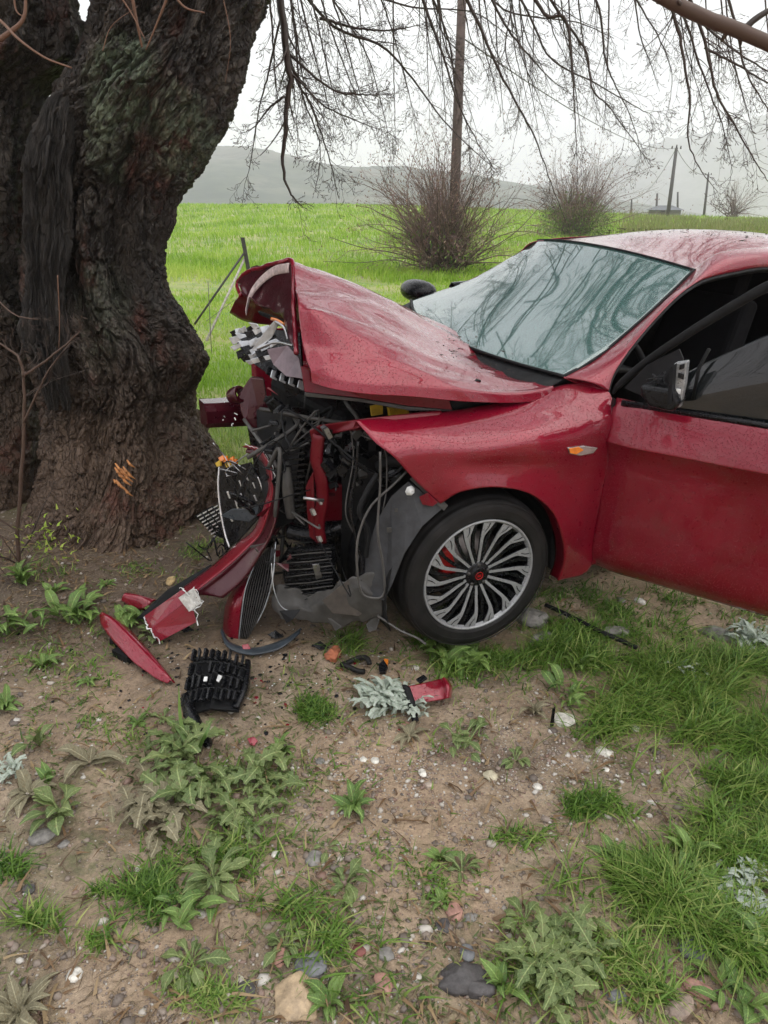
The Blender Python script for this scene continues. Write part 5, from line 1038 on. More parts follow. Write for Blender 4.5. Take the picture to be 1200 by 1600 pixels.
# ------------------------------------------------------------------ wreckage lying about
def thing(name, loc, label, cat, group=None): o = empty(name, tuple(loc)); tag(o, label, cat, group); return o
def rel(o, root): o.parent = root; o.location = tuple(-np.array(root.location)); return o
bc = thing('bumper_cover', GT(265, 985), 'long torn red bumper cover curving from the crushed nose down to the ground', 'bumper')
Lp = [(380, 697, 2.52), (398, 706, 2.48), (413, 728, 2.44), (419, 752, 2.42), (418, 776, 2.42), (398, 826, 2.44), (373, 848, 2.46), (330, 887, 2.46), (282, 922, 2.44), (226, 962, 2.42)]
Mp = [(390, 695, 2.50), (407, 703, 2.45), (422, 724, 2.40), (427, 750, 2.37), (425, 782, 2.36), (410, 828, 2.36), (386, 856, 2.36), (345, 893, 2.36), (295, 932, 2.34), (232, 975, 2.33)]
Rp = [(384, 706, 2.50), (402, 716, 2.47), (420, 738, 2.42), (431, 758, 2.37), (435, 790, 2.33), (425, 833, 2.31), (405, 868, 2.31), (381, 904, 2.31), (347, 934, 2.31), (300, 980, 2.30)]
rows_ = []
for a, m_, b in zip(Lp, Mp, Rp):
    a, m_, b = D(*a), D(*m_), D(*b); rows_.append([a + [0, .03, -.01], a, m_, (m_ * 2 + b) / 3 + [0, .012, 0], (m_ + 2 * b) / 3 + [0, .006, 0], b, b + [0, .03, -.012]])
rows_ = np.array(rows_)
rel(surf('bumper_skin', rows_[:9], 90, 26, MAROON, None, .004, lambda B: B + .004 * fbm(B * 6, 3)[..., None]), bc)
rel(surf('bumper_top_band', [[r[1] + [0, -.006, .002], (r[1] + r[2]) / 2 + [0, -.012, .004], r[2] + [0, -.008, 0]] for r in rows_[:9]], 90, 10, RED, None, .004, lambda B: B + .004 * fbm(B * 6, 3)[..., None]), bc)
E1 = [D(226, 963, 2.40), D(284, 922, 2.36), D(300, 934, 2.33), D(235, 984, 2.32)]; rel(plate('bumper_end_top', E1, RED, None, .006), bc)
rel(plate('bumper_end_face', [D(235, 983, 2.315), D(298, 936, 2.32), D(307, 972, 2.29), D(248, 1003, 2.29)], RED, None, .006), bc)
rel(plate('foil_patch', [D(279, 934, 2.325), D(303, 918, 2.32), D(316, 942, 2.29), D(296, 956, 2.29)], CERAMIC, None, .005, bevel=.001), bc)
def jag(pts, w, name, par, m_=WHITEP):
    k_ = MB(); P_ = crom(np.array(pts), 22); P_ += rng.normal(0, .0035, P_.shape); k_.tube(P_, rng.uniform(.4, 1.5, 22) * w, 4); return rel(k_.build(name, m_, None, False), par)
jag([D(225, 964, 2.40), D(234, 984, 2.30), D(250, 1004, 2.28)], .0028, 'torn_edge', bc); jag([D(279, 918, 2.32), D(300, 934, 2.31), D(309, 975, 2.27)], .0022, 'torn_edge', bc)
jag([D(296, 956, 2.28), D(316, 942, 2.28), D(303, 917, 2.31)], .0018, 'torn_edge', bc)
jag([D(381, 696, 2.49), D(405, 702, 2.44), D(424, 726, 2.39), D(431, 752, 2.36)], .0013, 'scuffed_edge', bc)
rel(plate('black_lip', [D(214, 966, 2.44), D(262, 922, 2.46), D(330, 882, 2.50), D(331, 888, 2.48), D(282, 926, 2.45), D(226, 968, 2.42)], BLACK_M, None, .01), bc)
# chrome mesh grille caught between the tree and the bumper
gr = thing('chrome_mesh_grille', D(360, 860, 2.62), 'shattered black grille with chrome dashes wedged between trunk and bumper', 'grille')
rel(plate('grille_backing', [D(342, 735, 2.70), D(392, 722, 2.60), D(414, 765, 2.52), D(413, 800, 2.50), D(372, 846, 2.56), D(352, 860, 2.64), D(345, 800, 2.68)], BLACK, None, .008), gr)
rel(plate('grille_wing', [D(304, 806, 2.74), D(332, 790, 2.70), D(350, 800, 2.68), D(352, 842, 2.66), D(336, 836, 2.70)], BLACK, None, .008), gr)
for r_ in range(5):
    for c_ in range(6):
        u_ = 352 + c_ * 10.5 + r_ * 2; v_ = 748 + r_ * 20 + c_ * 1.5 - (c_ % 2) * 8
        if v_ + (u_ - 350) * .5 > 838: continue
        h_ = rng.uniform(6, 14); s_ = rng.uniform(.7, 1.3); Y = 2.60 - (u_ - 350) / 60 * .10
        rel(plate('chrome_dash', [D(u_, v_, Y), D(u_ + 2.6 * s_, v_ - .5, Y), D(u_ + 4 + 2.2 * s_, v_ + h_, Y), D(u_ + 4, v_ + h_, Y)], CHROME if rng.uniform() < .6 else BLACK, None, .006, bevel=.001), gr)
for r_ in range(8):
    for c_ in range(4):
        u_ = 308 + c_ * 8.5 + r_ * 3.6; v_ = 806 - c_ * 4.6 + r_ * 4.6
        if u_ > 350: continue
        rel(plate('chrome_dash', [D(u_, v_, 2.68), D(u_ + 6.5, v_ - 3.5, 2.675), D(u_ + 7, v_ - 1.5, 2.675), D(u_ + .7, v_ + 1.9, 2.68)], CHROME, None, .004, bevel=.0008), gr)
for pts, r0 in (([(343, 726, 2.64), (341, 760, 2.62), (345, 800, 2.60), (352, 835, 2.58), (359, 856, 2.56)], .0045), ([(403, 745, 2.5), (412, 770, 2.49), (418, 795, 2.48)], .003)):
    k_ = MB(); k_.tube(crom([D(*p) for p in pts], 24), r0, 6); rel(k_.build('chrome_strip', CHROME, None), gr)
rel(plate('dark_fin', [D(345, 806, 2.5), D(362, 795, 2.48), D(395, 794, 2.46), D(407, 786, 2.45), D(402, 806, 2.45), D(390, 815, 2.46), D(365, 812, 2.48)], plain('blue_black', (.035, .045, .055), .35), None, .008, bevel=.003), gr)
k_ = MB(); t_ = np.linspace(0, 2 * math.pi, 25); c_ = D(398, 796, 2.44); k_.tube(np.stack([c_[0] + .022 * np.cos(t_), c_[1] + 0 * t_, c_[2] + .022 * np.sin(t_)], -1), .003, 5, False); rel(k_.build('sensor_ring', BLACK, None), gr)
for k2 in range(10): a_ = D(rng.uniform(318, 352), rng.uniform(828, 862), 2.62); k_ = MB(); k_.tube(crom([a_, a_ + rng.normal(0, .03, 3), a_ + rng.normal(0, .05, 3)], 8), .003, 4); rel(k_.build('broken_slat', BLACK, None), gr)
for k2 in range(7): a_ = D(352 + rng.uniform(0, 45), 728 + rng.uniform(0, 20), 2.55); k_ = MB(); k_.tube(crom([a_, a_ + rng.normal(0, .03, 3), a_ + rng.normal(0, .06, 3)], 8), .0025, 4); rel(k_.build('broken_slat', (ALU, BLACK)[k2 % 2], None), gr)
lp = thing('indicator_lens', D(350, 722, 2.66), 'broken orange indicator lens stuck against the trunk above the chrome grille', 'lamp')
for k2 in range(6):
    u_, v_ = 337 + k2 * 5, 720 + rng.uniform(-6, 6); rel(plate('lens_shard', [D(u_, v_, 2.64), D(u_ + 8, v_ - 5, 2.63), D(u_ + 9, v_ + 4, 2.62), D(u_ + 3, v_ + 6, 2.63)], ORANGE if k2 % 3 else YELLOW, None, .01), lp)
# lower grille with red edge hanging below the nose
lg = thing('lower_grille', D(375, 990, 2.35), 'black lower grille with a curved red edge standing on the ground beneath the bumper', 'grille')
rd = [[D(349, 985, 2.40), D(358, 1000, 2.36), D(372, 999, 2.35)], [D(352, 950, 2.42), D(362, 952, 2.37), D(376, 955, 2.36)], [D(364, 922, 2.44), D(372, 924, 2.40), D(381, 926, 2.38)], [D(384, 898, 2.47), D(387, 900, 2.44), D(389, 903, 2.42)]]
rel(surf('red_edge', rd, 30, 14, RED, None, .006), lg)
mesh_ = [[D(374, 997, 2.355), D(386, 997, 2.35), D(402, 972, 2.34)], [D(378, 958, 2.37), D(395, 955, 2.35), D(415, 945, 2.33)], [D(385, 915, 2.40), D(405, 908, 2.38), D(427, 900, 2.34)], [D(400, 878, 2.44), D(415, 862, 2.42), D(431, 845, 2.38)]]
rel(surf('mesh_panel', mesh_, 30, 14, BLACK, None, .006), lg)
for k2 in range(11):
    t_ = k2 / 10; P_ = crom([np.array(crom(r, 21))[int(t_ * 20)] for r in mesh_], 16) + [0, -.008, 0]; k_ = MB(); k_.tube(P_, .0016 if k2 not in (0, 10) else .003, 4); rel(k_.build('mesh_rib', WIRE if k2 not in (0, 10) else GLOSSG, None), lg)
# long red strip, small red piece
def gp(u, v, z): return GT(u, v, z)
st = thing('red_trim_strip', gp(210, 1015, 0), 'long pointed red trim strip lying alone on the soil left of the bumper', 'trim')
sr = [[gp(156, 962, .05), gp(160, 958, .07), gp(168, 962, .06)], [gp(160, 978, .05), gp(172, 966, .085), gp(185, 970, .06)], [gp(178, 1002, .04), gp(196, 988, .075), gp(207, 988, .045)], [gp(208, 1034, .03), gp(226, 1016, .06), gp(234, 1018, .03)], [gp(240, 1058, .02), gp(252, 1046, .04), gp(258, 1047, .02)], [gp(262, 1068, .015), gp(268, 1064, .025), gp(273, 1068, .012)]]
rel(surf('strip', sr, 50, 16, RED, None, .005, creased(.003, (8, 8, 8), 2)), st)
fm_ = MB(); fm_.box(gp(196, 1022, .015), (.09, .05, .03), (0, 0, -.6)); fm_.box(gp(185, 1000, .02), (.05, .04, .04), (0, .2, -.4)); rel(fm_.build('black_clip_block', BLACK_M, None, False), st)
s2 = thing('red_corner_piece', gp(215, 945, 0), 'short rounded red plastic piece behind the end of the bumper, near the roots', 'trim')
sr = [[gp(190, 938, .05), gp(194, 928, .075), gp(204, 926, .05)], [gp(205, 948, .03), gp(215, 932, .07), gp(228, 933, .05)], [gp(228, 954, .02), gp(238, 940, .05), gp(248, 938, .03)]]
rel(surf('shell', sr, 24, 12, RED, None, .005), s2)
# black grille on the ground
bg = thing('black_grille', gp(335, 1070, 0), 'broken black slatted grille lying flat on the soil in front of the wreck', 'grille')
TL, TR_, BR_, BL_ = gp(303, 1020, .09), gp(390, 1034, .10), gp(372, 1105, .05), gp(285, 1112, .03)
def bl_(a, b, dz=0.): p = (TL * (1 - a) + TR_ * a) * (1 - b) + (BL_ * (1 - a) + BR_ * a) * b; return p + np.array([0, 0, dz + .02 * math.sin(a * 3.1)])
rel(plate('grille_back', [bl_(0, 0, -.02), bl_(.5, 0, -.02), bl_(1, 0, -.02), bl_(1, 1, -.02), bl_(.5, 1, -.02), bl_(0, 1, -.02)], BLACK_M, None, .012), bg)
for c_ in range(9):
    for r_ in range(4):
        a_ = c_ / 9 + .01; b_ = r_ / 4 + .02; off = .012 if r_ % 2 else -.008
        if rng.uniform() < .12: continue
        off += rng.normal(0, .008); b_ += rng.normal(0, .012)
        P_ = [bl_(a_ + off, b_, .012 + rng.normal(0, .006)), bl_(a_ + .045 + off, b_ + .0, .016), bl_(a_ + .045 + off, b_ + .20, .016), bl_(a_ + off, b_ + .2, .012)]
        rel(plate('slat', P_, BLACK, None, .018, bevel=.003), bg)
    if c_ % 3 == 0: continue
for r_ in range(1, 4): k_ = MB(); k_.tube([bl_(a_, r_ / 4 + .015 * (-1) ** i_, .012) for i_, a_ in enumerate(np.linspace(0, 1, 19))], .0035, 5); rel(k_.build('cross_bar', BLACK_M, None), bg)
rel(plate('white_clip', [bl_(.34, .62, .03), bl_(.40, .62, .03), bl_(.40, .70, .03), bl_(.34, .70, .03)], WHITEP, None, .006), bg)
rel(plate('white_clip', [bl_(.58, .58, .03), bl_(.66, .60, .03), bl_(.62, .72, .03), bl_(.57, .70, .03)], WHITEP, None, .006), bg)
rel(surf('glossy_edge', [[gp(284, 1085, .045), gp(291, 1084, .06), gp(298, 1090, .04)], [gp(286, 1110, .05), gp(296, 1106, .07), gp(306, 1112, .04)], [gp(296, 1136, .04), gp(308, 1128, .06), gp(318, 1134, .03)], [gp(314, 1160, .02), gp(322, 1152, .035), gp(330, 1158, .015)], [gp(322, 1168, .01), gp(326, 1166, .02), gp(329, 1166, .01)]], 40, 12, BLACK, None, .006), bg)
rel(surf('side_cheek', [[gp(384, 1030, .10), gp(390, 1032, .1), gp(391, 1040, .06)], [gp(378, 1070, .08), gp(386, 1072, .08), gp(388, 1080, .03)], [gp(362, 1104, .05), gp(372, 1106, .05), gp(372, 1112, .01)]], 20, 8, BLACK, None, .006), bg)
# the rest
sb = thing('black_flat_strip', gp(410, 1010, 0), 'bent black plastic strip lying below the undertray behind the black grille', 'debris')
P_ = crom([gp(346, 985, .03), gp(358, 1008, .02), gp(392, 1018, .015), (gp(425, 1012, .02)), gp(448, 1002, .03), gp(470, 985, .04)], 30); w_ = np.interp(np.arange(30), [0, 8, 20, 29], [.014, .02, .030, .018])
rel(surf('strip', [[p + [0, -w, 0], p + [0, 0, .006], p + [0, w, .0]] for p, w in zip(P_, w_)], 40, 8, plain('blue_black_strip', (.03, .04, .05), .4), None, .004), sb)
rp_ = thing('red_panel_piece', gp(670, 1085, 0), 'small glossy red panel piece with a black strip on the silvery plant', 'debris')
rel(surf('panel', [[gp(633, 1073, .055), gp(639, 1086, .045), gp(645, 1099, .03)], [gp(655, 1069, .06), gp(661, 1083, .048), gp(666, 1097, .033)], [gp(686, 1062, .065), gp(690, 1076, .056), gp(692, 1093, .036)], [gp(693, 1059, .085), gp(700, 1072, .078), gp(699, 1091, .05)], [gp(698, 1060, .06), gp(706, 1074, .05), gp(704, 1091, .03)]], 24, 16, RED, None, .005), rp_)
rel(surf('black_edge', [[gp(628, 1070, .06), gp(634, 1070, .065), gp(640, 1074, .06)], [gp(637, 1096, .04), gp(643, 1096, .045), gp(649, 1100, .04)], [gp(644, 1128, .01), gp(649, 1128, .015), gp(654, 1127, .01)]], 16, 6, BLACK_M, None, .004), rp_)
rel(plate('torn_clip', [gp(650, 1062, .06), gp(662, 1055, .07), gp(668, 1060, .07), gp(656, 1068, .06)], BLACK, None, .008), rp_)
cl = thing('clay_lump', gp(520, 1022, .0), 'crumbled brick coloured lump on the soil under the undertray', 'brick')
for k2 in range(7): m_ = MB(); m_.box(gp(521 + rng.normal(0, 6), 1022 + rng.normal(0, 5), .02), tuple(rng.uniform(.02, .045, 3)), tuple(rng.uniform(-.6, .6, 3))); o = rel(m_.build('fragment', BRICKM, None, False), cl); b_ = o.modifiers.new('b', 'BEVEL'); b_.width = .006; b_.segments = 2
rb = thing('rubber_ring', gp(555, 1040, 0), 'curled black rubber ring in grass right of the brick lump', 'debris')
k_ = MB(); t_ = np.linspace(0, 5.4, 24); c_ = gp(556, 1038, .02); k_.tube(np.stack([c_[0] + .05 * np.cos(t_), c_[1] + .035 * np.sin(t_), c_[2] + .012 * np.sin(2 * t_)], -1), .010, 8); rel(k_.build('ring', RUBBER, None), rb)
ch = thing('black_plastic_chip', gp(598, 1045, 0), 'small black broken plug beside an orange fragment, right of the rubber ring', 'debris')
rel(plate('chip', [gp(592, 1040, .02), gp(600, 1032, .03), gp(606, 1042, .02), gp(602, 1052, .01), gp(593, 1052, .01)], BLACK, None, .015), ch); rel(plate('orange_fragment', [gp(600, 1030, .02), gp(607, 1032, .02), gp(606, 1040, .02), gp(600, 1038, .02)], ORANGE, None, .01), ch)
c2 = thing('red_chip', gp(395, 1158, 0), 'tiny red paint chip on bare soil below the black grille', 'debris')
rel(plate('flake', [gp(386, 1154, .012), gp(397, 1151, .02), gp(403, 1158, .012), gp(397, 1166, .006), gp(390, 1163, .008)], RED, None, .005), c2)
c3 = thing('red_chip', gp(383, 1012, 0), 'little red fragment beside the bent black strip under the lower grille', 'debris')
rel(plate('flake', [gp(378, 1008, .03), gp(388, 1006, .03), gp(392, 1014, .02), gp(380, 1017, .02)], RED, None, .006), c3)
br = thing('black_rod', gp(925, 980, 0), 'thin black trim rod lying in the grass behind the front wheel', 'debris')
k_ = MB(); k_.tube(crom([gp(852, 945, .03), gp(890, 962, .03), gp(935, 985, .035), gp(995, 1012, .03)], 24), .009, 7); rel(k_.build('rod', BLACK_M, None), br)
k_ = MB(); k_.tube([gp(872, 962, .03), gp(884, 958, .04), gp(886, 966, .03)], .003, 5); rel(k_.build('grey_tip', GREYP, None), br)
for u_, v_, lab in ((290, 985, 'small dark shard between the red strip and the bumper end'), (430, 995, 'small black shard beneath the condenser'), (500, 1012, 'thin black shard left of the brick lump'), (862, 1135, 'thin dark twig like shard standing left of the white stone')):
    a_ = gp(u_, v_, .01); o = thing('plastic_shard', a_, lab, 'debris'); rel(plate('shard', [a_ + [-.03, 0, .01], a_ + [.0, .015, .02], a_ + [.035, .0, .0], a_ + [.0, -.015, 0]] if u_ != 862 else [a_ + [-.006, 0, 0], a_ + [-.004, 0, .07], a_ + [.004, .0, .08], a_ + [.006, 0, 0]], BLACK, None, .006), o)
# ------------------------------------------------------------------ ground cover in the foreground
def on_px(us, vs):
    P = np.array([G(u, v) for u, v in zip(us, vs)]); return v3(P[:, 0], P[:, 1], height(P[:, 0], P[:, 1]))
# pebbles and grit: real stones, uncountable
phi = (1 + 5 ** .5) / 2
ICO = np.array([[-1, phi, 0], [1, phi, 0], [-1, -phi, 0], [1, -phi, 0], [0, -1, phi], [0, 1, phi], [0, -1, -phi], [0, 1, -phi], [phi, 0, -1], [phi, 0, 1], [-phi, 0, -1], [-phi, 0, 1]]) / 1.9
IT = np.array([[0, 11, 5], [0, 5, 1], [0, 1, 7], [0, 7, 10], [0, 10, 11], [1, 5, 9], [5, 11, 4], [11, 10, 2], [10, 7, 6], [7, 1, 8], [3, 9, 4], [3, 4, 2], [3, 2, 6], [3, 6, 8], [3, 8, 9], [4, 9, 5], [2, 4, 11], [6, 2, 10], [8, 6, 7], [9, 8, 1]])
def pebbles(P, r, flat=.55, tint=None):
    n_ = len(P); J = ICO[None] * (1 + rng.normal(0, .16, (n_, 12, 1))); J = J * rng.uniform(.6, 1.25, (n_, 1, 3)) * np.array([1, 1, flat]); a = rng.uniform(0, 6.28, n_); c, s = np.cos(a)[:, None], np.sin(a)[:, None]
    X = J[..., 0] * c - J[..., 1] * s; Yv = J[..., 0] * s + J[..., 1] * c; V = np.stack([X, Yv, J[..., 2]], -1) * r[:, None, None] + P[:, None]
    T = (IT[None] + np.arange(n_)[:, None, None] * 12).reshape(-1, 3); return V.reshape(-1, 3), T, np.repeat(rng.uniform(0, 1, n_) if tint is None else tint, 12)
PEB = mat('pebble', (.3, .27, .23), .6); n = N(PEB)
n.base(n.mix(n.math('MULTIPLY', n.noise(90, 3, .7), .6), n.ramp(n.attr('tint'), [(.0, (.10, .085, .075)), (.3, (.19, .155, .125)), (.55, (.27, .22, .18)), (.75, (.22, .12, .09)), (.85, (.42, .38, .32)), (1., (.62, .60, .55))]), (.13, .10, .08)))
def scat(n_, y0=1.0, y1=5.2):
    Y = rng.uniform(0, 1, n_) ** 1.3 * (y1 - y0) + y0; X = rng.uniform(-1, 1, n_) * (.62 * Y + .35); return X, Y
mb = MB(); X, Y = scat(42000, .9, 4.8)
dens = .5 + 1.1 * fbm(v3(X * 1.1 + 5, Y * 1.1), 3); k_ = rng.uniform(0, 1, len(X)) < np.clip(dens, .06, 1); X, Y = X[k_], Y[k_]
r_ = np.minimum(.0021 * (1 - rng.uniform(0, 1, len(X))) ** -.42, .016); V, T, t = pebbles(v3(X, Y, height(X, Y) + r_ * .1), r_); mb.add(V, None, T, t)
us = rng.normal(720, 230, 9000); vs = np.clip(rng.normal(1195, 55, 9000), 1060, 1500); P = on_px(us, vs); kk = rng.uniform(0, 1, 9000) < np.clip(.6 + fbm(P * 5, 3), .1, 1); P = P[kk]
r_ = np.minimum(.0019 * (1 - rng.uniform(0, 1, len(P))) ** -.38, .009); V, T, t = pebbles(P + v3(0 * r_, 0 * r_, r_ * .2), r_, tint=np.clip(rng.normal(.72, .22, len(P)), 0, 1)); mb.add(V, None, T, t)
tag(mb.build('gravel', PEB), kind='stuff')
# dead leaves, straw and twigs
mb = MB(); X, Y = scat(9500, .9, 4.6); X[:3500] = TR[0] + rng.normal(.5, .8, 3500); Y[:3500] = np.clip(rng.normal(2.75, .3, 3500), 2.1, 3.6); az = rng.uniform(0, 6.28, len(X)); L_ = rng.uniform(.008, .05, len(X)); P0 = v3(X, Y, height(X, Y) + .003)
P1 = P0 + np.stack([np.cos(az) * L_, np.sin(az) * L_, rng.uniform(-.002, .008, len(X))], -1); md_ = (P0 + P1) / 2 + rng.normal(0, .003, P0.shape)
V, Q, _ = tubes(np.stack([P0, md_, P1], 1), np.tile(np.array([[.0007, .0010, .0005]]), (len(X), 1)) * rng.uniform(.5, 1.6, (len(X), 1)), 3); mb.add(V, Q, tint=np.repeat(rng.uniform(0, 1, len(X)), 9))
tag(mb.build('straw_litter', blade_mat('straw', (.07, .045, .03), (.20, .15, .09), (.34, .28, .18), 0.)), kind='stuff')

mb = MB(); X, Y = scat(2600, .9, 4.4); X[:900] = TR[0] + rng.normal(.4, .8, 900); Y[:900] = np.clip(rng.normal(2.8, .25, 900), 2.2, 3.5)
V, Q, T = blades(v3(X, Y, height(X, Y) + .004), rng.uniform(.01, .03, len(X)), rng.uniform(.006, .014, len(X)), 2.4, 2, rng.uniform(0, 1, len(X))); mb.add(V, Q, tint=T)
tag(mb.build('dead_leaves', blade_mat('dead_leaf', (.06, .035, .02), (.18, .11, .055), (.30, .22, .12), .1)), kind='stuff')
# grass by patches: (u, v, ru, rv, blades, height, colour)
PT = [(100, 915, 90, 18, 260, .05, .5), (215, 905, 60, 12, 200, .04, .5), (40, 880, 50, 20, 240, .06, .6), (300, 915, 30, 12, 160, .04, .5), (110, 1010, 90, 30, 500, .05, .5), (1090, 1250, 90, 40, 900, .07, .6), (760, 1020, 130, 40, 2600, .09, .45), (900, 1000, 120, 38, 2800, .10, .4), (1010, 1040, 120, 60, 5200, .13, .45), (1080, 1110, 130, 70, 7000, .14, .5), (1160, 1060, 80, 70, 3500, .12, .5), (1170, 1200, 70, 90, 5000, .13, .45), (1000, 1130, 90, 30, 2000, .12, .5),
      (1190, 1290, 60, 60, 2600, .11, .5), (980, 950, 150, 30, 2200, .07, .35), (880, 925, 60, 20, 500, .05, .3), (1000, 1390, 95, 55, 3400, .13, .55), (1130, 1470, 90, 90, 3600, .09, .55), (940, 1480, 110, 60, 1500, .06, .6), (860, 1540, 100, 60, 1300, .06, .6), (1050, 1560, 120, 50, 900, .05, .6),
      (905, 1258, 32, 16, 900, .05, .3), (960, 1255, 50, 25, 600, .07, .45), (815, 1300, 45, 22, 420, .05, .45), (490, 1105, 28, 20, 900, .055, .35), (560, 1010, 40, 25, 450, .11, .45), (480, 1050, 70, 22, 500, .05, .5),
      (240, 1400, 55, 45, 1500, .06, .3), (330, 1340, 110, 60, 900, .06, .45), (440, 1410, 50, 40, 650, .09, .45), (520, 1480, 60, 60, 420, .08, .5), (350, 1500, 90, 60, 500, .05, .65), (340, 1560, 70, 40, 800, .05, .6), (60, 1440, 40, 20, 220, .07, .5), (150, 1390, 25, 15, 220, .04, .4), (155, 1470, 40, 20, 120, .07, .55), (20, 1355, 30, 20, 300, .05, .3),
      (400, 1230, 150, 60, 900, .05, .6), (100, 1080, 120, 80, 900, .045, .5), (210, 1130, 40, 30, 450, .05, .5), (120, 1110, 30, 20, 350, .05, .35), (60, 1000, 80, 40, 700, .04, .45), (620, 1150, 120, 50, 420, .05, .55), (700, 1370, 60, 40, 420, .045, .5), (600, 1330, 140, 60, 350, .03, .5), (1120, 1340, 80, 60, 1500, .08, .55),
      (360, 800, 50, 30, 200, .05, .5), (310, 870, 25, 15, 500, .05, .5), (660, 1000, 40, 18, 400, .07, .45), (560, 1560, 60, 40, 300, .06, .5), (1180, 960, 40, 20, 300, .05, .5)]
mb = MB()
for u, v, ru, rv, nb_, hh_, tt in PT:
    nb_ = int(nb_ * .85); us = u + rng.normal(0, .5, nb_) * ru; vs = np.clip(v + rng.normal(0, .5, nb_) * rv, 860, 1700)
    P = on_px(us, vs); kk = rng.uniform(0, 1, nb_) < np.clip(.5 + 2.2 * fbm(P * 5, 3), .04, 1); P = P[kk]; P[:, 2] -= .004; nn = len(P)
    V, Q, T = blades(P, hh_ * .75 * rng.uniform(.25, 1.3, nn) * (1 + .5 * noise(P * 6)), rng.uniform(.003, .0085, nn), 1.15, 4, np.clip(rng.normal(tt, .2, nn), 0, 1)); mb.add(V, Q, tint=T)
# thin scattering everywhere else
X, Y = scat(16000, .9, 5.2); kk = rng.uniform(0, 1, len(X)) < np.clip(-.10 + 1.6 * fbm(v3(X * 1.6 + 31, Y * 1.6), 4) + .4 * sstep(3.4, 4.6, Y), 0, 1); X, Y = X[kk], Y[kk]
V, Q, T = blades(v3(X, Y, height(X, Y) - .003), rng.uniform(.012, .05, len(X)), rng.uniform(.002, .004, len(X)), .9, 3, np.clip(rng.normal(.5, .25, len(X)), 0, 1)); mb.add(V, Q, tint=T)
X = rng.uniform(-2, 4.5, 26000); Y = rng.uniform(3.6, 5.4, 26000) + .0 * X; kk = (rng.uniform(0, 1, 26000) < sstep(3.5, 4.3, Y) * .9); X, Y = X[kk], Y[kk]
V, Q, T = blades(v3(X, Y, height(X, Y) - .003), rng.uniform(.03, .12, len(X)), rng.uniform(.003, .007, len(X)), .7, 3, np.clip(rng.normal(.75, .2, len(X)), 0, 1)); mb.add(V, Q, tint=T)
tag(mb.build('grass', GRASS), kind='stuff')
# low clover and moss leaves
mb = MB(); X, Y = scat(26000, .9, 4.8); kk = rng.uniform(0, 1, len(X)) < np.clip(-.12 + 1.9 * fbm(v3(X * 1.3 + 11, Y * 1.3 + 4), 4), 0, .8); X, Y = X[kk], Y[kk]
nn = len(X); V, Q, T = blades(v3(X, Y, height(X, Y) + .001), rng.uniform(.006, .018, nn), rng.uniform(.005, .011, nn), 2.2, 2, rng.uniform(.1, .9, nn)); mb.add(V, Q, tint=T)
tag(mb.build('moss_and_clover', blade_mat('clover', (.05, .07, .02), (.10, .135, .04), (.20, .20, .09), .2)), kind='stuff')

# ---- individual weeds: each a thing, each leaf a part sharing one of a few leaf meshes
def leaf_mesh(name, m_, kind, seed):
    r = np.random.default_rng(seed); S_ = 10; t = np.linspace(0, 1, S_)
    if kind == 'broad': w = .145 * np.sin(np.pi * np.clip(t, 0, 1) ** .8) ** .8 * (1 - .15 * t) + .012
    elif kind == 'spoon': w = .03 + .13 * np.exp(-((t - .72) / .2) ** 2); w[-1] = .02
    elif kind == 'thistle': w = .06 + .13 * np.abs(np.sin(t * 14)) * np.sin(np.pi * t) ** .6
    else: w = .045 + .075 * np.abs(np.sin(t * 18)) * np.sin(np.pi * t * .97 + .05) ** .5
    z = .42 * np.sin(t * 2.2) - .18 * t ** 2 + r.normal(0, .008, S_); x = t * .95
    wave = .02 * np.sin(t * 15 + r.uniform(0, 6)) + (.03 * np.sin(t * 28) if kind == 'thistle' else 0)
    V = []
    for k in range(S_): V += [[x[k], -w[k], z[k] + .28 * w[k] + wave[k]], [x[k], 0, z[k]], [x[k], w[k], z[k] + .28 * w[k] - wave[k]]]
    o = mk(name, V, [grid_faces(S_, 3)], m_, None, True); me = o.data; bpy.data.objects.remove(o); return me
def leafmat(name, c0, c1, rough=.45):
    m = mat(name, c0, rough); n = N(m); oi = n.n('ShaderNodeObjectInfo')
    f = n.mix(.5, n.noise(6, 4, .6), oi.outputs['Random']); sy = n.n('ShaderNodeSeparateXYZ'); n.l(n.co.outputs['Object'], sy.inputs[0]); rib = n.ramp(n.math('ABSOLUTE', sy.outputs['Y']), [(.006, .75), (.016, 0.)]); vein = n.ramp(n.math('SINE', n.math('ADD', n.math('MULTIPLY', sy.outputs['X'], 60.), n.math('MULTIPLY', n.math('ABSOLUTE', sy.outputs['Y']), -70.))), [(.75, 0.), (.95, .22)])
    cc_ = n.mix(n.math('ADD', rib, vein), n.mix(f, c0, c1), tuple(min(.6, c * 1.7 + .04) for c in c1)); spot = n.ramp(n.noise(9, 4, .7, off=7), [(.60, 0.), (.68, .7)]); n.base(n.mix(spot, cc_, (.20, .15, .07))); n.normal(n.bump(n.noise(18, 3), .4, .02))
    tr = n.n('ShaderNodeBsdfTranslucent'); mx = n.n('ShaderNodeMixShader'); mx.inputs[0].default_value = .22; n.l(n.mix(f, c0, c1), tr.inputs[0]); n.l(n.b.outputs[0], mx.inputs[1]); n.l(tr.outputs[0], mx.inputs[2]); n.l(mx.outputs[0], n.t.nodes['Material Output'].inputs[0]); return m
LG = leafmat('fresh_leaf', (.05, .12, .025), (.18, .28, .06)); LD = leafmat('grey_green_leaf', (.06, .115, .03), (.20, .25, .085)); LP = leafmat('dusty_leaf', (.15, .13, .08), (.26, .24, .15), .7); LS = leafmat('silver_leaf', (.30, .38, .30), (.50, .57, .48), .8)
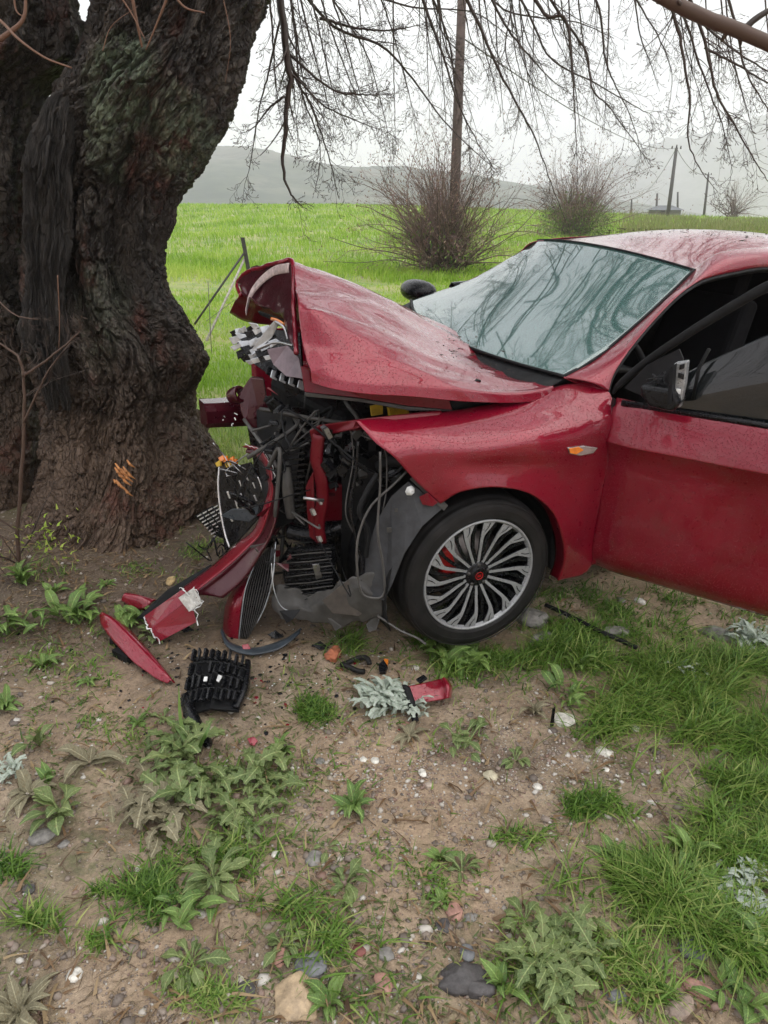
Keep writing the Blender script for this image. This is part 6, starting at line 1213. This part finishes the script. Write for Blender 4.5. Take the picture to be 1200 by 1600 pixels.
LM = {k: [leaf_mesh(k + '_leaf', m_, kd, s) for s in range(3)] for k, m_, kd in (('fresh', LG, 'broad'), ('grey', LD, 'spoon'), ('dusty', LP, 'broad'), ('thistle', LD, 'thistle'), ('pale_thistle', LP, 'thistle'), ('silver', LS, 'lacy'))}
def weed(u, v, rpx, kind, nl, up, name, label, tier=1):
    p = GT(u, v); sc = rpx / F_PX * np.linalg.norm(p - CO); o = thing(name, p - [0, 0, .004], label, 'weed')
    rpx *= .86
    if 'thistle' in kind: nl = int(nl * 1.5); rpx *= .60; tier = 2
    if kind == 'silver': rpx *= .72; nl = int(nl * 1.7)
    nl = int(nl * 1.5)
    for k in range(nl):
        me = LM[kind][int(rng.integers(0, 3))]; l = bpy.data.objects.new('leaf', me); COL.objects.link(l); l.parent = o
        e = up * rng.uniform(.3, 1.3); s_ = sc * rng.uniform(.35, 1.0); l.scale = (s_, s_ * rng.uniform(.8, 1.3), s_ * rng.uniform(.7, 1.1)); l.rotation_euler = (rng.normal(0, .25), -e * .8 + .18, k * 2.4 + rng.normal(0, .3))
        if tier > 1: l.location = (rng.normal(0, sc * .3), rng.normal(0, sc * .3), rng.uniform(0, sc * .25))
    return o
WL = [
 (165, 915, 22, 'fresh', 8, .6, 'leafy_weed', 'tiny weed in the leaf litter at the middle of the trunk foot', 1),
 (85, 925, 26, 'fresh', 9, .8, 'leafy_weed', 'small weed at the trunk foot right of the tall bright green weed', 1),
 (255, 1125, 24, 'grey', 8, .5, 'leafy_weed', 'tiny weed left of the broken black grille', 1),
 (140, 1065, 26, 'fresh', 9, .4, 'leafy_weed', 'flat small weed below the dense clump left of the red strip', 1),
 (215, 1130, 28, 'fresh', 10, .5, 'leafy_weed', 'yellow green little weed between the red strip and the dark thistle', 1),
 (36, 912, 40, 'fresh', 16, 1.1, 'leafy_weed', 'tall bright green leafy weed at the foot of the sapling by the left edge', 1),
 (12, 985, 48, 'fresh', 18, .6, 'leafy_weed', 'dark leafy clump cut by the left edge, level with the red trim strip tip', 2),
 (120, 968, 48, 'fresh', 22, .6, 'leafy_weed', 'dense green leafy clump directly left of the pointed end of the red strip', 2),
 (205, 975, 42, 'fresh', 16, .6, 'leafy_weed', 'green leafy clump between the red strip and the bumper end', 2),
 (240, 995, 34, 'grey', 12, .5, 'leafy_weed', 'small dark weed in the gap right under the bumper end', 1),
 (68, 1040, 34, 'fresh', 10, .5, 'leafy_weed', 'small yellow green weed below the leafy clump left of the red strip', 1),
 (10, 1105, 42, 'fresh', 14, .7, 'leafy_weed', 'leafy weed at the left edge beside bare soil, above the grey stalk', 1),
 (62, 1165, 46, 'grey', 9, 1.5, 'stalky_weed', 'tall upright grey green stalk left of the middle, near the left edge', 1),
 (76, 1225, 38, 'fresh', 8, 1.1, 'leafy_weed', 'upright weed directly below the grey green stalk', 1),
 (95, 1275, 58, 'grey', 14, .9, 'leafy_weed', 'broad fan of grey green leaves on a pale stem above the flat grey stone', 1),
 (45, 1240, 46, 'dusty', 10, .4, 'withered_weed', 'flattened dusty weed left of the fan of grey green leaves', 1),
 (140, 1190, 58, 'dusty', 7, .25, 'withered_weed', 'withered pale forked stalks lying on the soil, right of the grey stalk', 1),
 (285, 1175, 62, 'thistle', 20, .8, 'thistle', 'dark green thistle directly below the broken black grille', 2),
 (230, 1270, 68, 'pale_thistle', 16, .35, 'thistle', 'pale dried thistle left of the centre, under the dark green thistle', 2),
 (300, 1235, 66, 'thistle', 20, .45, 'thistle', 'spreading thistle right under the dark green one', 2),
 (400, 1220, 60, 'thistle', 14, .3, 'thistle', 'low flat thistle left of the upright weed with the red chip behind', 2),
 (440, 1178, 42, 'fresh', 12, .9, 'leafy_weed', 'small upright weed right of the tiny red chip', 1),
 (370, 1290, 55, 'thistle', 14, .3, 'thistle', 'flat dusty thistle between the big rosette and the spreading thistle', 2),
 (553, 1262, 46, 'fresh', 14, .7, 'leafy_weed', 'leafy weed alone in the middle of the soil, below the small white stones', 1),
 (540, 1385, 44, 'grey', 12, .8, 'leafy_weed', 'grey green weed halfway between the big rosette and the centre line', 1),
 (335, 1378, 62, 'grey', 18, .8, 'rosette_weed', 'large grey green rosette beside the dense dark grass tuft', 1),
 (290, 1430, 50, 'fresh', 12, .5, 'leafy_weed', 'leafy weed spilling from the dense dark grass tuft', 2),
 (300, 1505, 56, 'grey', 11, .3, 'rosette_weed', 'flat dusty rosette below the large rosette', 1),
 (515, 1568, 50, 'fresh', 9, .5, 'rosette_weed', 'open green rosette touching the round tan stone on its right', 1),
 (445, 1480, 44, 'grey', 9, .4, 'leafy_weed', 'thin weed above the pink stone', 1),
 (32, 1585, 60, 'dusty', 18, .7, 'withered_weed', 'dried brownish rosette in the bottom left corner', 1),
 (510, 1325, 34, 'grey', 6, .3, 'leafy_weed', 'small flat weed left of the centre above the grey green weed', 1),
 (688, 1345, 36, 'fresh', 7, 1.1, 'leafy_weed', 'small upright pale green weed just right of the centre line', 1),
 (722, 1362, 38, 'grey', 9, .5, 'leafy_weed', 'flat little rosette right of the small upright pale weed', 1),
 (690, 1410, 26, 'fresh', 10, .5, 'leafy_weed', 'tiny green weed above the reddish stones', 1),
 (835, 1115, 38, 'dusty', 9, .9, 'pale_weed', 'pale straw coloured weed above left of the white stone', 1),
 (905, 1045, 40, 'fresh', 12, 1., 'leafy_weed', 'upright broad leaved weed at the left border of the thick grass', 1),
 (890, 1090, 42, 'fresh', 14, .6, 'leafy_weed', 'low leafy clump directly above the white stone', 2),
 (715, 1035, 56, 'fresh', 34, .5, 'leafy_weed', 'wide bright green leafy clump right in front of the front wheel', 2),
 (690, 1015, 42, 'fresh', 24, .7, 'leafy_weed', 'leafy clump under the tyre, left half of the bright greenery', 2),
 (735, 1165, 44, 'grey', 12, .5, 'leafy_weed', 'low grey green weed below the small red panel piece', 2),
 (640, 1150, 36, 'dusty', 9, .4, 'withered_weed', 'withered weed under the silvery plant', 1),
 (805, 1190, 34, 'grey', 9, .5, 'leafy_weed', 'small weed left of the flat white stone', 1),
 (785, 1540, 46, 'fresh', 9, .7, 'leafy_weed', 'yellow green weed hugging the dark oval stone', 1),
 (850, 1525, 62, 'thistle', 22, .4, 'thistle', 'spreading thistle right of the dark oval stone', 2),
 (905, 1490, 58, 'thistle', 18, .4, 'thistle', 'spreading thistle at the lower edge of the long grass clump', 2),
 (1075, 1345, 56, 'fresh', 12, .9, 'broad_leaf_weed', 'weed with the broadest pale leaves right of the long grass clump', 1),
 (960, 1340, 48, 'fresh', 10, .6, 'leafy_weed', 'broad leaved weed behind the long grass clump', 1),
 (1105, 1385, 44, 'fresh', 14, .5, 'leafy_weed', 'leafy clump left of the white lacy plants near the right edge', 2),
 (1180, 1480, 54, 'fresh', 14, .5, 'leafy_weed', 'leafy clump at the right edge, below the white lacy plants', 2),
 (1150, 1560, 50, 'fresh', 14, .5, 'leafy_weed', 'leafy clump in the bottom right corner', 2),
 (820, 1440, 44, 'grey', 10, .4, 'leafy_weed', 'flat weed right of the reddish stones', 1),
 (600, 1100, 44, 'silver', 44, .8, 'silver_plant', 'silvery lacy plant lying under the small red panel piece', 2),
 (640, 1108, 36, 'silver', 24, .8, 'silver_plant', 'silvery lacy sprig right of the red panel black strip', 2),
 (1170, 1005, 36, 'silver', 26, .8, 'silver_plant', 'silvery lacy plant near the right edge just below the open door', 2),
 (1070, 1058, 28, 'silver', 14, .8, 'silver_plant', 'silvery lacy sprig in the middle of the thick grass', 2),
 (1143, 1398, 32, 'silver', 26, .9, 'silver_plant', 'white lacy plant above the grey stone near the right edge', 2),
 (1168, 1372, 26, 'silver', 18, .9, 'silver_plant', 'white lacy sprig, upper right of the white lacy plant', 2),
 (1190, 1425, 30, 'silver', 18, .8, 'silver_plant', 'white lacy sprig cut by the right edge', 2),
 (20, 1210, 26, 'silver', 12, .8, 'silver_plant', 'silvery sprig at the left edge by the flattened dusty weed', 2)]
for w_ in WL: weed(*w_)
# a few long single blades over the black grille
lbd = thing('long_blade_grass', GT(300, 1190), 'few long broad green blades rising in front of the black grille', 'grass tuft')
for p_ in ([(300, 1190, 0), (283, 1130, .10), (279, 1070, .22)], [(305, 1190, 0), (285, 1150, .07), (262, 1120, .12)], [(312, 1190, 0), (322, 1215, .04), (335, 1235, .02)], [(305, 1180, 0), (320, 1150, .10), (330, 1128, .13)]):
    P_ = crom([GT(*q) for q in p_], 12); w_ = .0055 * np.sin(np.pi * np.linspace(.12, 1, 12)) + .0005; V = np.concatenate([P_ - v3(w_, 0 * w_), P_ + v3(0 * w_, 0 * w_, -.002 + 0 * w_), P_ + v3(w_, 0 * w_)]); o = mk('blade', V.reshape(3, 12, 3).transpose(1, 0, 2).reshape(-1, 3), [grid_faces(12, 3)], LG, None); rel(o, lbd)
# crumbs of plastic, glass and paint sprinkled round the wreck
for nm_, m_, n_, cc in (('black_crumbs', BLACK, 260, (400, 1040, 130, 50)), ('red_crumbs', RED, 40, (420, 1060, 150, 50)), ('glass_crumbs', WHITEP, 150, (420, 1030, 160, 45))):
    mb = MB(); P = on_px(rng.normal(cc[0], cc[2], n_), np.clip(rng.normal(cc[1], cc[3], n_), 930, 1250)); r_ = rng.uniform(.002, .009 if nm_ != 'glass_crumbs' else .004, n_)
    V, T, t = pebbles(P + v3(0 * r_, 0 * r_, r_ * .3), r_, .35); mb.add(V, None, T, t); tag(mb.build(nm_, m_, None, False), kind='stuff')
# stones
def stone(u, v, w, h, col, label, rough=.6, flat=.45, sink=.42, name='stone'):
    p = GT(u, v); s = np.linalg.norm(p - CO) / F_PX; bm = bmesh.new(); bmesh.ops.create_icosphere(bm, subdivisions=4 if w > 25 else 3, radius=1)
    V = np.array([q.co[:] for q in bm.verts]); sd_ = rng.uniform(0, 50); V = V * (1 + .22 * fbm(V * 1.1 + sd_, 3)[:, None] + .05 * fbm(V * 5 + sd_, 3)[:, None]); V[:, 0] *= w * s / 2; V[:, 1] *= max(h * 1.2, w * .5) * s / 2; V[:, 2] *= w * s / 2 * flat
    for q, c_ in zip(bm.verts, V): q.co = c_
    me = bpy.data.meshes.new(name); bm.to_mesh(me); bm.free(); me.shade_smooth()
    key = 'stone_%s' % (col,)
    if key not in MATS:
        m = mat(key, col, rough); n = N(m); n.base(n.mix(n.ramp(n.noise(40, 5, .7), [(.35, 0.), (.65, 1.)]), tuple(c * .6 for c in col), tuple(min(.8, c * 1.25) for c in col))); n.rough(n.ramp(n.noise(60), [(.3, .35), (.7, .8)])); n.normal(n.bump(n.noise(90, 5, .7), .6, .004))
    me.materials.append(MATS[key]); o = bpy.data.objects.new(name, me); COL.objects.link(o); o.location = (p[0], p[1], p[2] + w * s / 2 * flat * (1 - 2 * sink) ); o.rotation_euler = (0, 0, rng.uniform(-.5, .5)); tag(o, label, 'stone'); return o
WH = (.62, .60, .54); TAN = (.40, .30, .19); GRY = (.20, .19, .175); DRK = (.065, .06, .06); BLU = (.15, .155, .165); PNK = (.33, .18, .14); CRM = (.46, .42, .30)
for a in ((465, 1563, 60, 52, TAN, 'large round tan stone at the bottom, left of the centre'), (486, 1512, 42, 30, BLU, 'wet blue grey stone just above the round tan stone'), (722, 1532, 62, 34, DRK, 'dark wet oval stone at the bottom, right of the centre'), (740, 1545, 50, 22, DRK, 'flatter dark stone tucked behind the yellow green weed'),
 (881, 1126, 30, 26, WH, 'bright white stone on gravel left of the thick grass'), (992, 1138, 15, 15, WH, 'small white stone at the lower border of the thick grass'), (944, 1177, 26, 14, WH, 'flat white stone below the bright white stone'), (947, 1203, 10, 9, WH, 'tiny white pebble under the flat white stone'), (1030, 1207, 9, 8, WH, 'tiny white pebble right of the flat white stone'),
 (1074, 1452, 30, 20, CRM, 'cream coloured stone near the right, below the long grass clump'), (1110, 1418, 28, 24, GRY, 'grey stone left of the white lacy plant'), (1088, 1482, 46, 26, BLU, 'blue grey flat stone below the cream stone'), (116, 1525, 20, 16, WH, 'small pale stone on bare soil at the lower left'),
 (436, 1498, 24, 22, PNK, 'pink stone left of the wet blue grey stone'), (383, 1550, 26, 22, DRK, 'dark stone left of the round tan stone'), (599, 1540, 22, 30, PNK, 'pinkish stone on the centre line at the bottom'), (68, 1308, 34, 22, GRY, 'flat grey stone under the fan of grey green leaves'), (267, 908, 14, 22, (.50, .36, .18), 'yellowish upright stone against the tree roots'),
 (767, 1213, 22, 18, CRM, 'cream pebble below the thin withered weeds, right of centre'), (660, 1208, 11, 14, WH, 'small round white pebble in the middle of the gravel'), (586, 1189, 13, 11, WH, 'white pebble, right of a pair below the silvery plant'), (568, 1187, 11, 9, WH, 'white pebble, left of a pair below the silvery plant'), (670, 1227, 14, 10, (.4, .33, .27), 'brownish pebble directly under the round white pebble'),
 (832, 968, 50, 40, GRY, 'grey rock right behind the front tyre'), (1122, 995, 52, 18, GRY, 'flat grey slab in grass below the open door'), (962, 990, 40, 20, GRY, 'half hidden grey stone in the grass under the black rod'), (850, 1000, 44, 20, GRY, 'half hidden grey stone in grass right of the tyre'), (635, 1133, 14, 10, PNK, 'pinkish pebble under the silvery plant'),
 (710, 1425, 24, 24, PNK, 'reddish stone among small weeds right of centre'), (692, 1448, 22, 18, DRK, 'dark red stone left of the reddish one'), (735, 1434, 20, 12, GRY, 'pale grey pebble right of the reddish stone'), (560, 1485, 20, 18, (.20, .07, .06), 'dark red pebble above the open rosette'), (603, 1492, 24, 16, GRY, 'grey pebble right of the dark red pebble'),
 (964, 1558, 26, 14, BLU, 'small blue grey stone at the bottom right of the thistles'), (730, 1490, 20, 20, BLU, 'bluish pebble above the dark oval stone'), (1085, 1545, 40, 18, PNK, 'flat pink brown stone near the bottom right'), (1060, 1580, 46, 20, (.25, .19, .15), 'brown stone at the very bottom right'), (490, 1342, 24, 22, GRY, 'grey stone above the grass left of centre'),
 (430, 1335, 12, 10, WH, 'small pale pebble by the large rosette'), (270, 1525, 16, 10, CRM, 'pale pebble under the flat dusty rosette'), (45, 1390, 18, 12, DRK, 'small dark stone near the left edge'), (500, 1190, 14, 10, GRY, 'grey pebble right of the small upright weed'), (330, 1140, 12, 9, CRM, 'pale pebble left of the glossy grille edge'),
 (1000, 940, 16, 16, WH, 'pale round stone in shade under the open door'), (970, 938, 12, 12, GRY, 'grey round stone in shade left of the pale one'), (840, 1230, 14, 10, WH, 'pale pebble on gravel left of the dense tuft'), (100, 1320, 16, 10, GRY, 'grey pebble right of the flat grey stone')):
    stone(*a)
# ------------------------------------------------------------------ rainy air
hz = bpy.data.materials.new('rain_haze'); hz.use_nodes = True; t = hz.node_tree; t.nodes.clear()
pv = t.nodes.new('ShaderNodeVolumePrincipled'); pv.inputs['Color'].default_value = (.955, .96, 1., 1); pv.inputs['Density'].default_value = .0010; pv.inputs['Anisotropy'].default_value = .2
ou = t.nodes.new('ShaderNodeOutputMaterial'); t.links.new(pv.outputs[0], ou.inputs['Volume'])
o = MB().box((0, 0, 175), (5400, 5400, 370)).build('haze', hz, None, False); tag(o, kind='stuff')
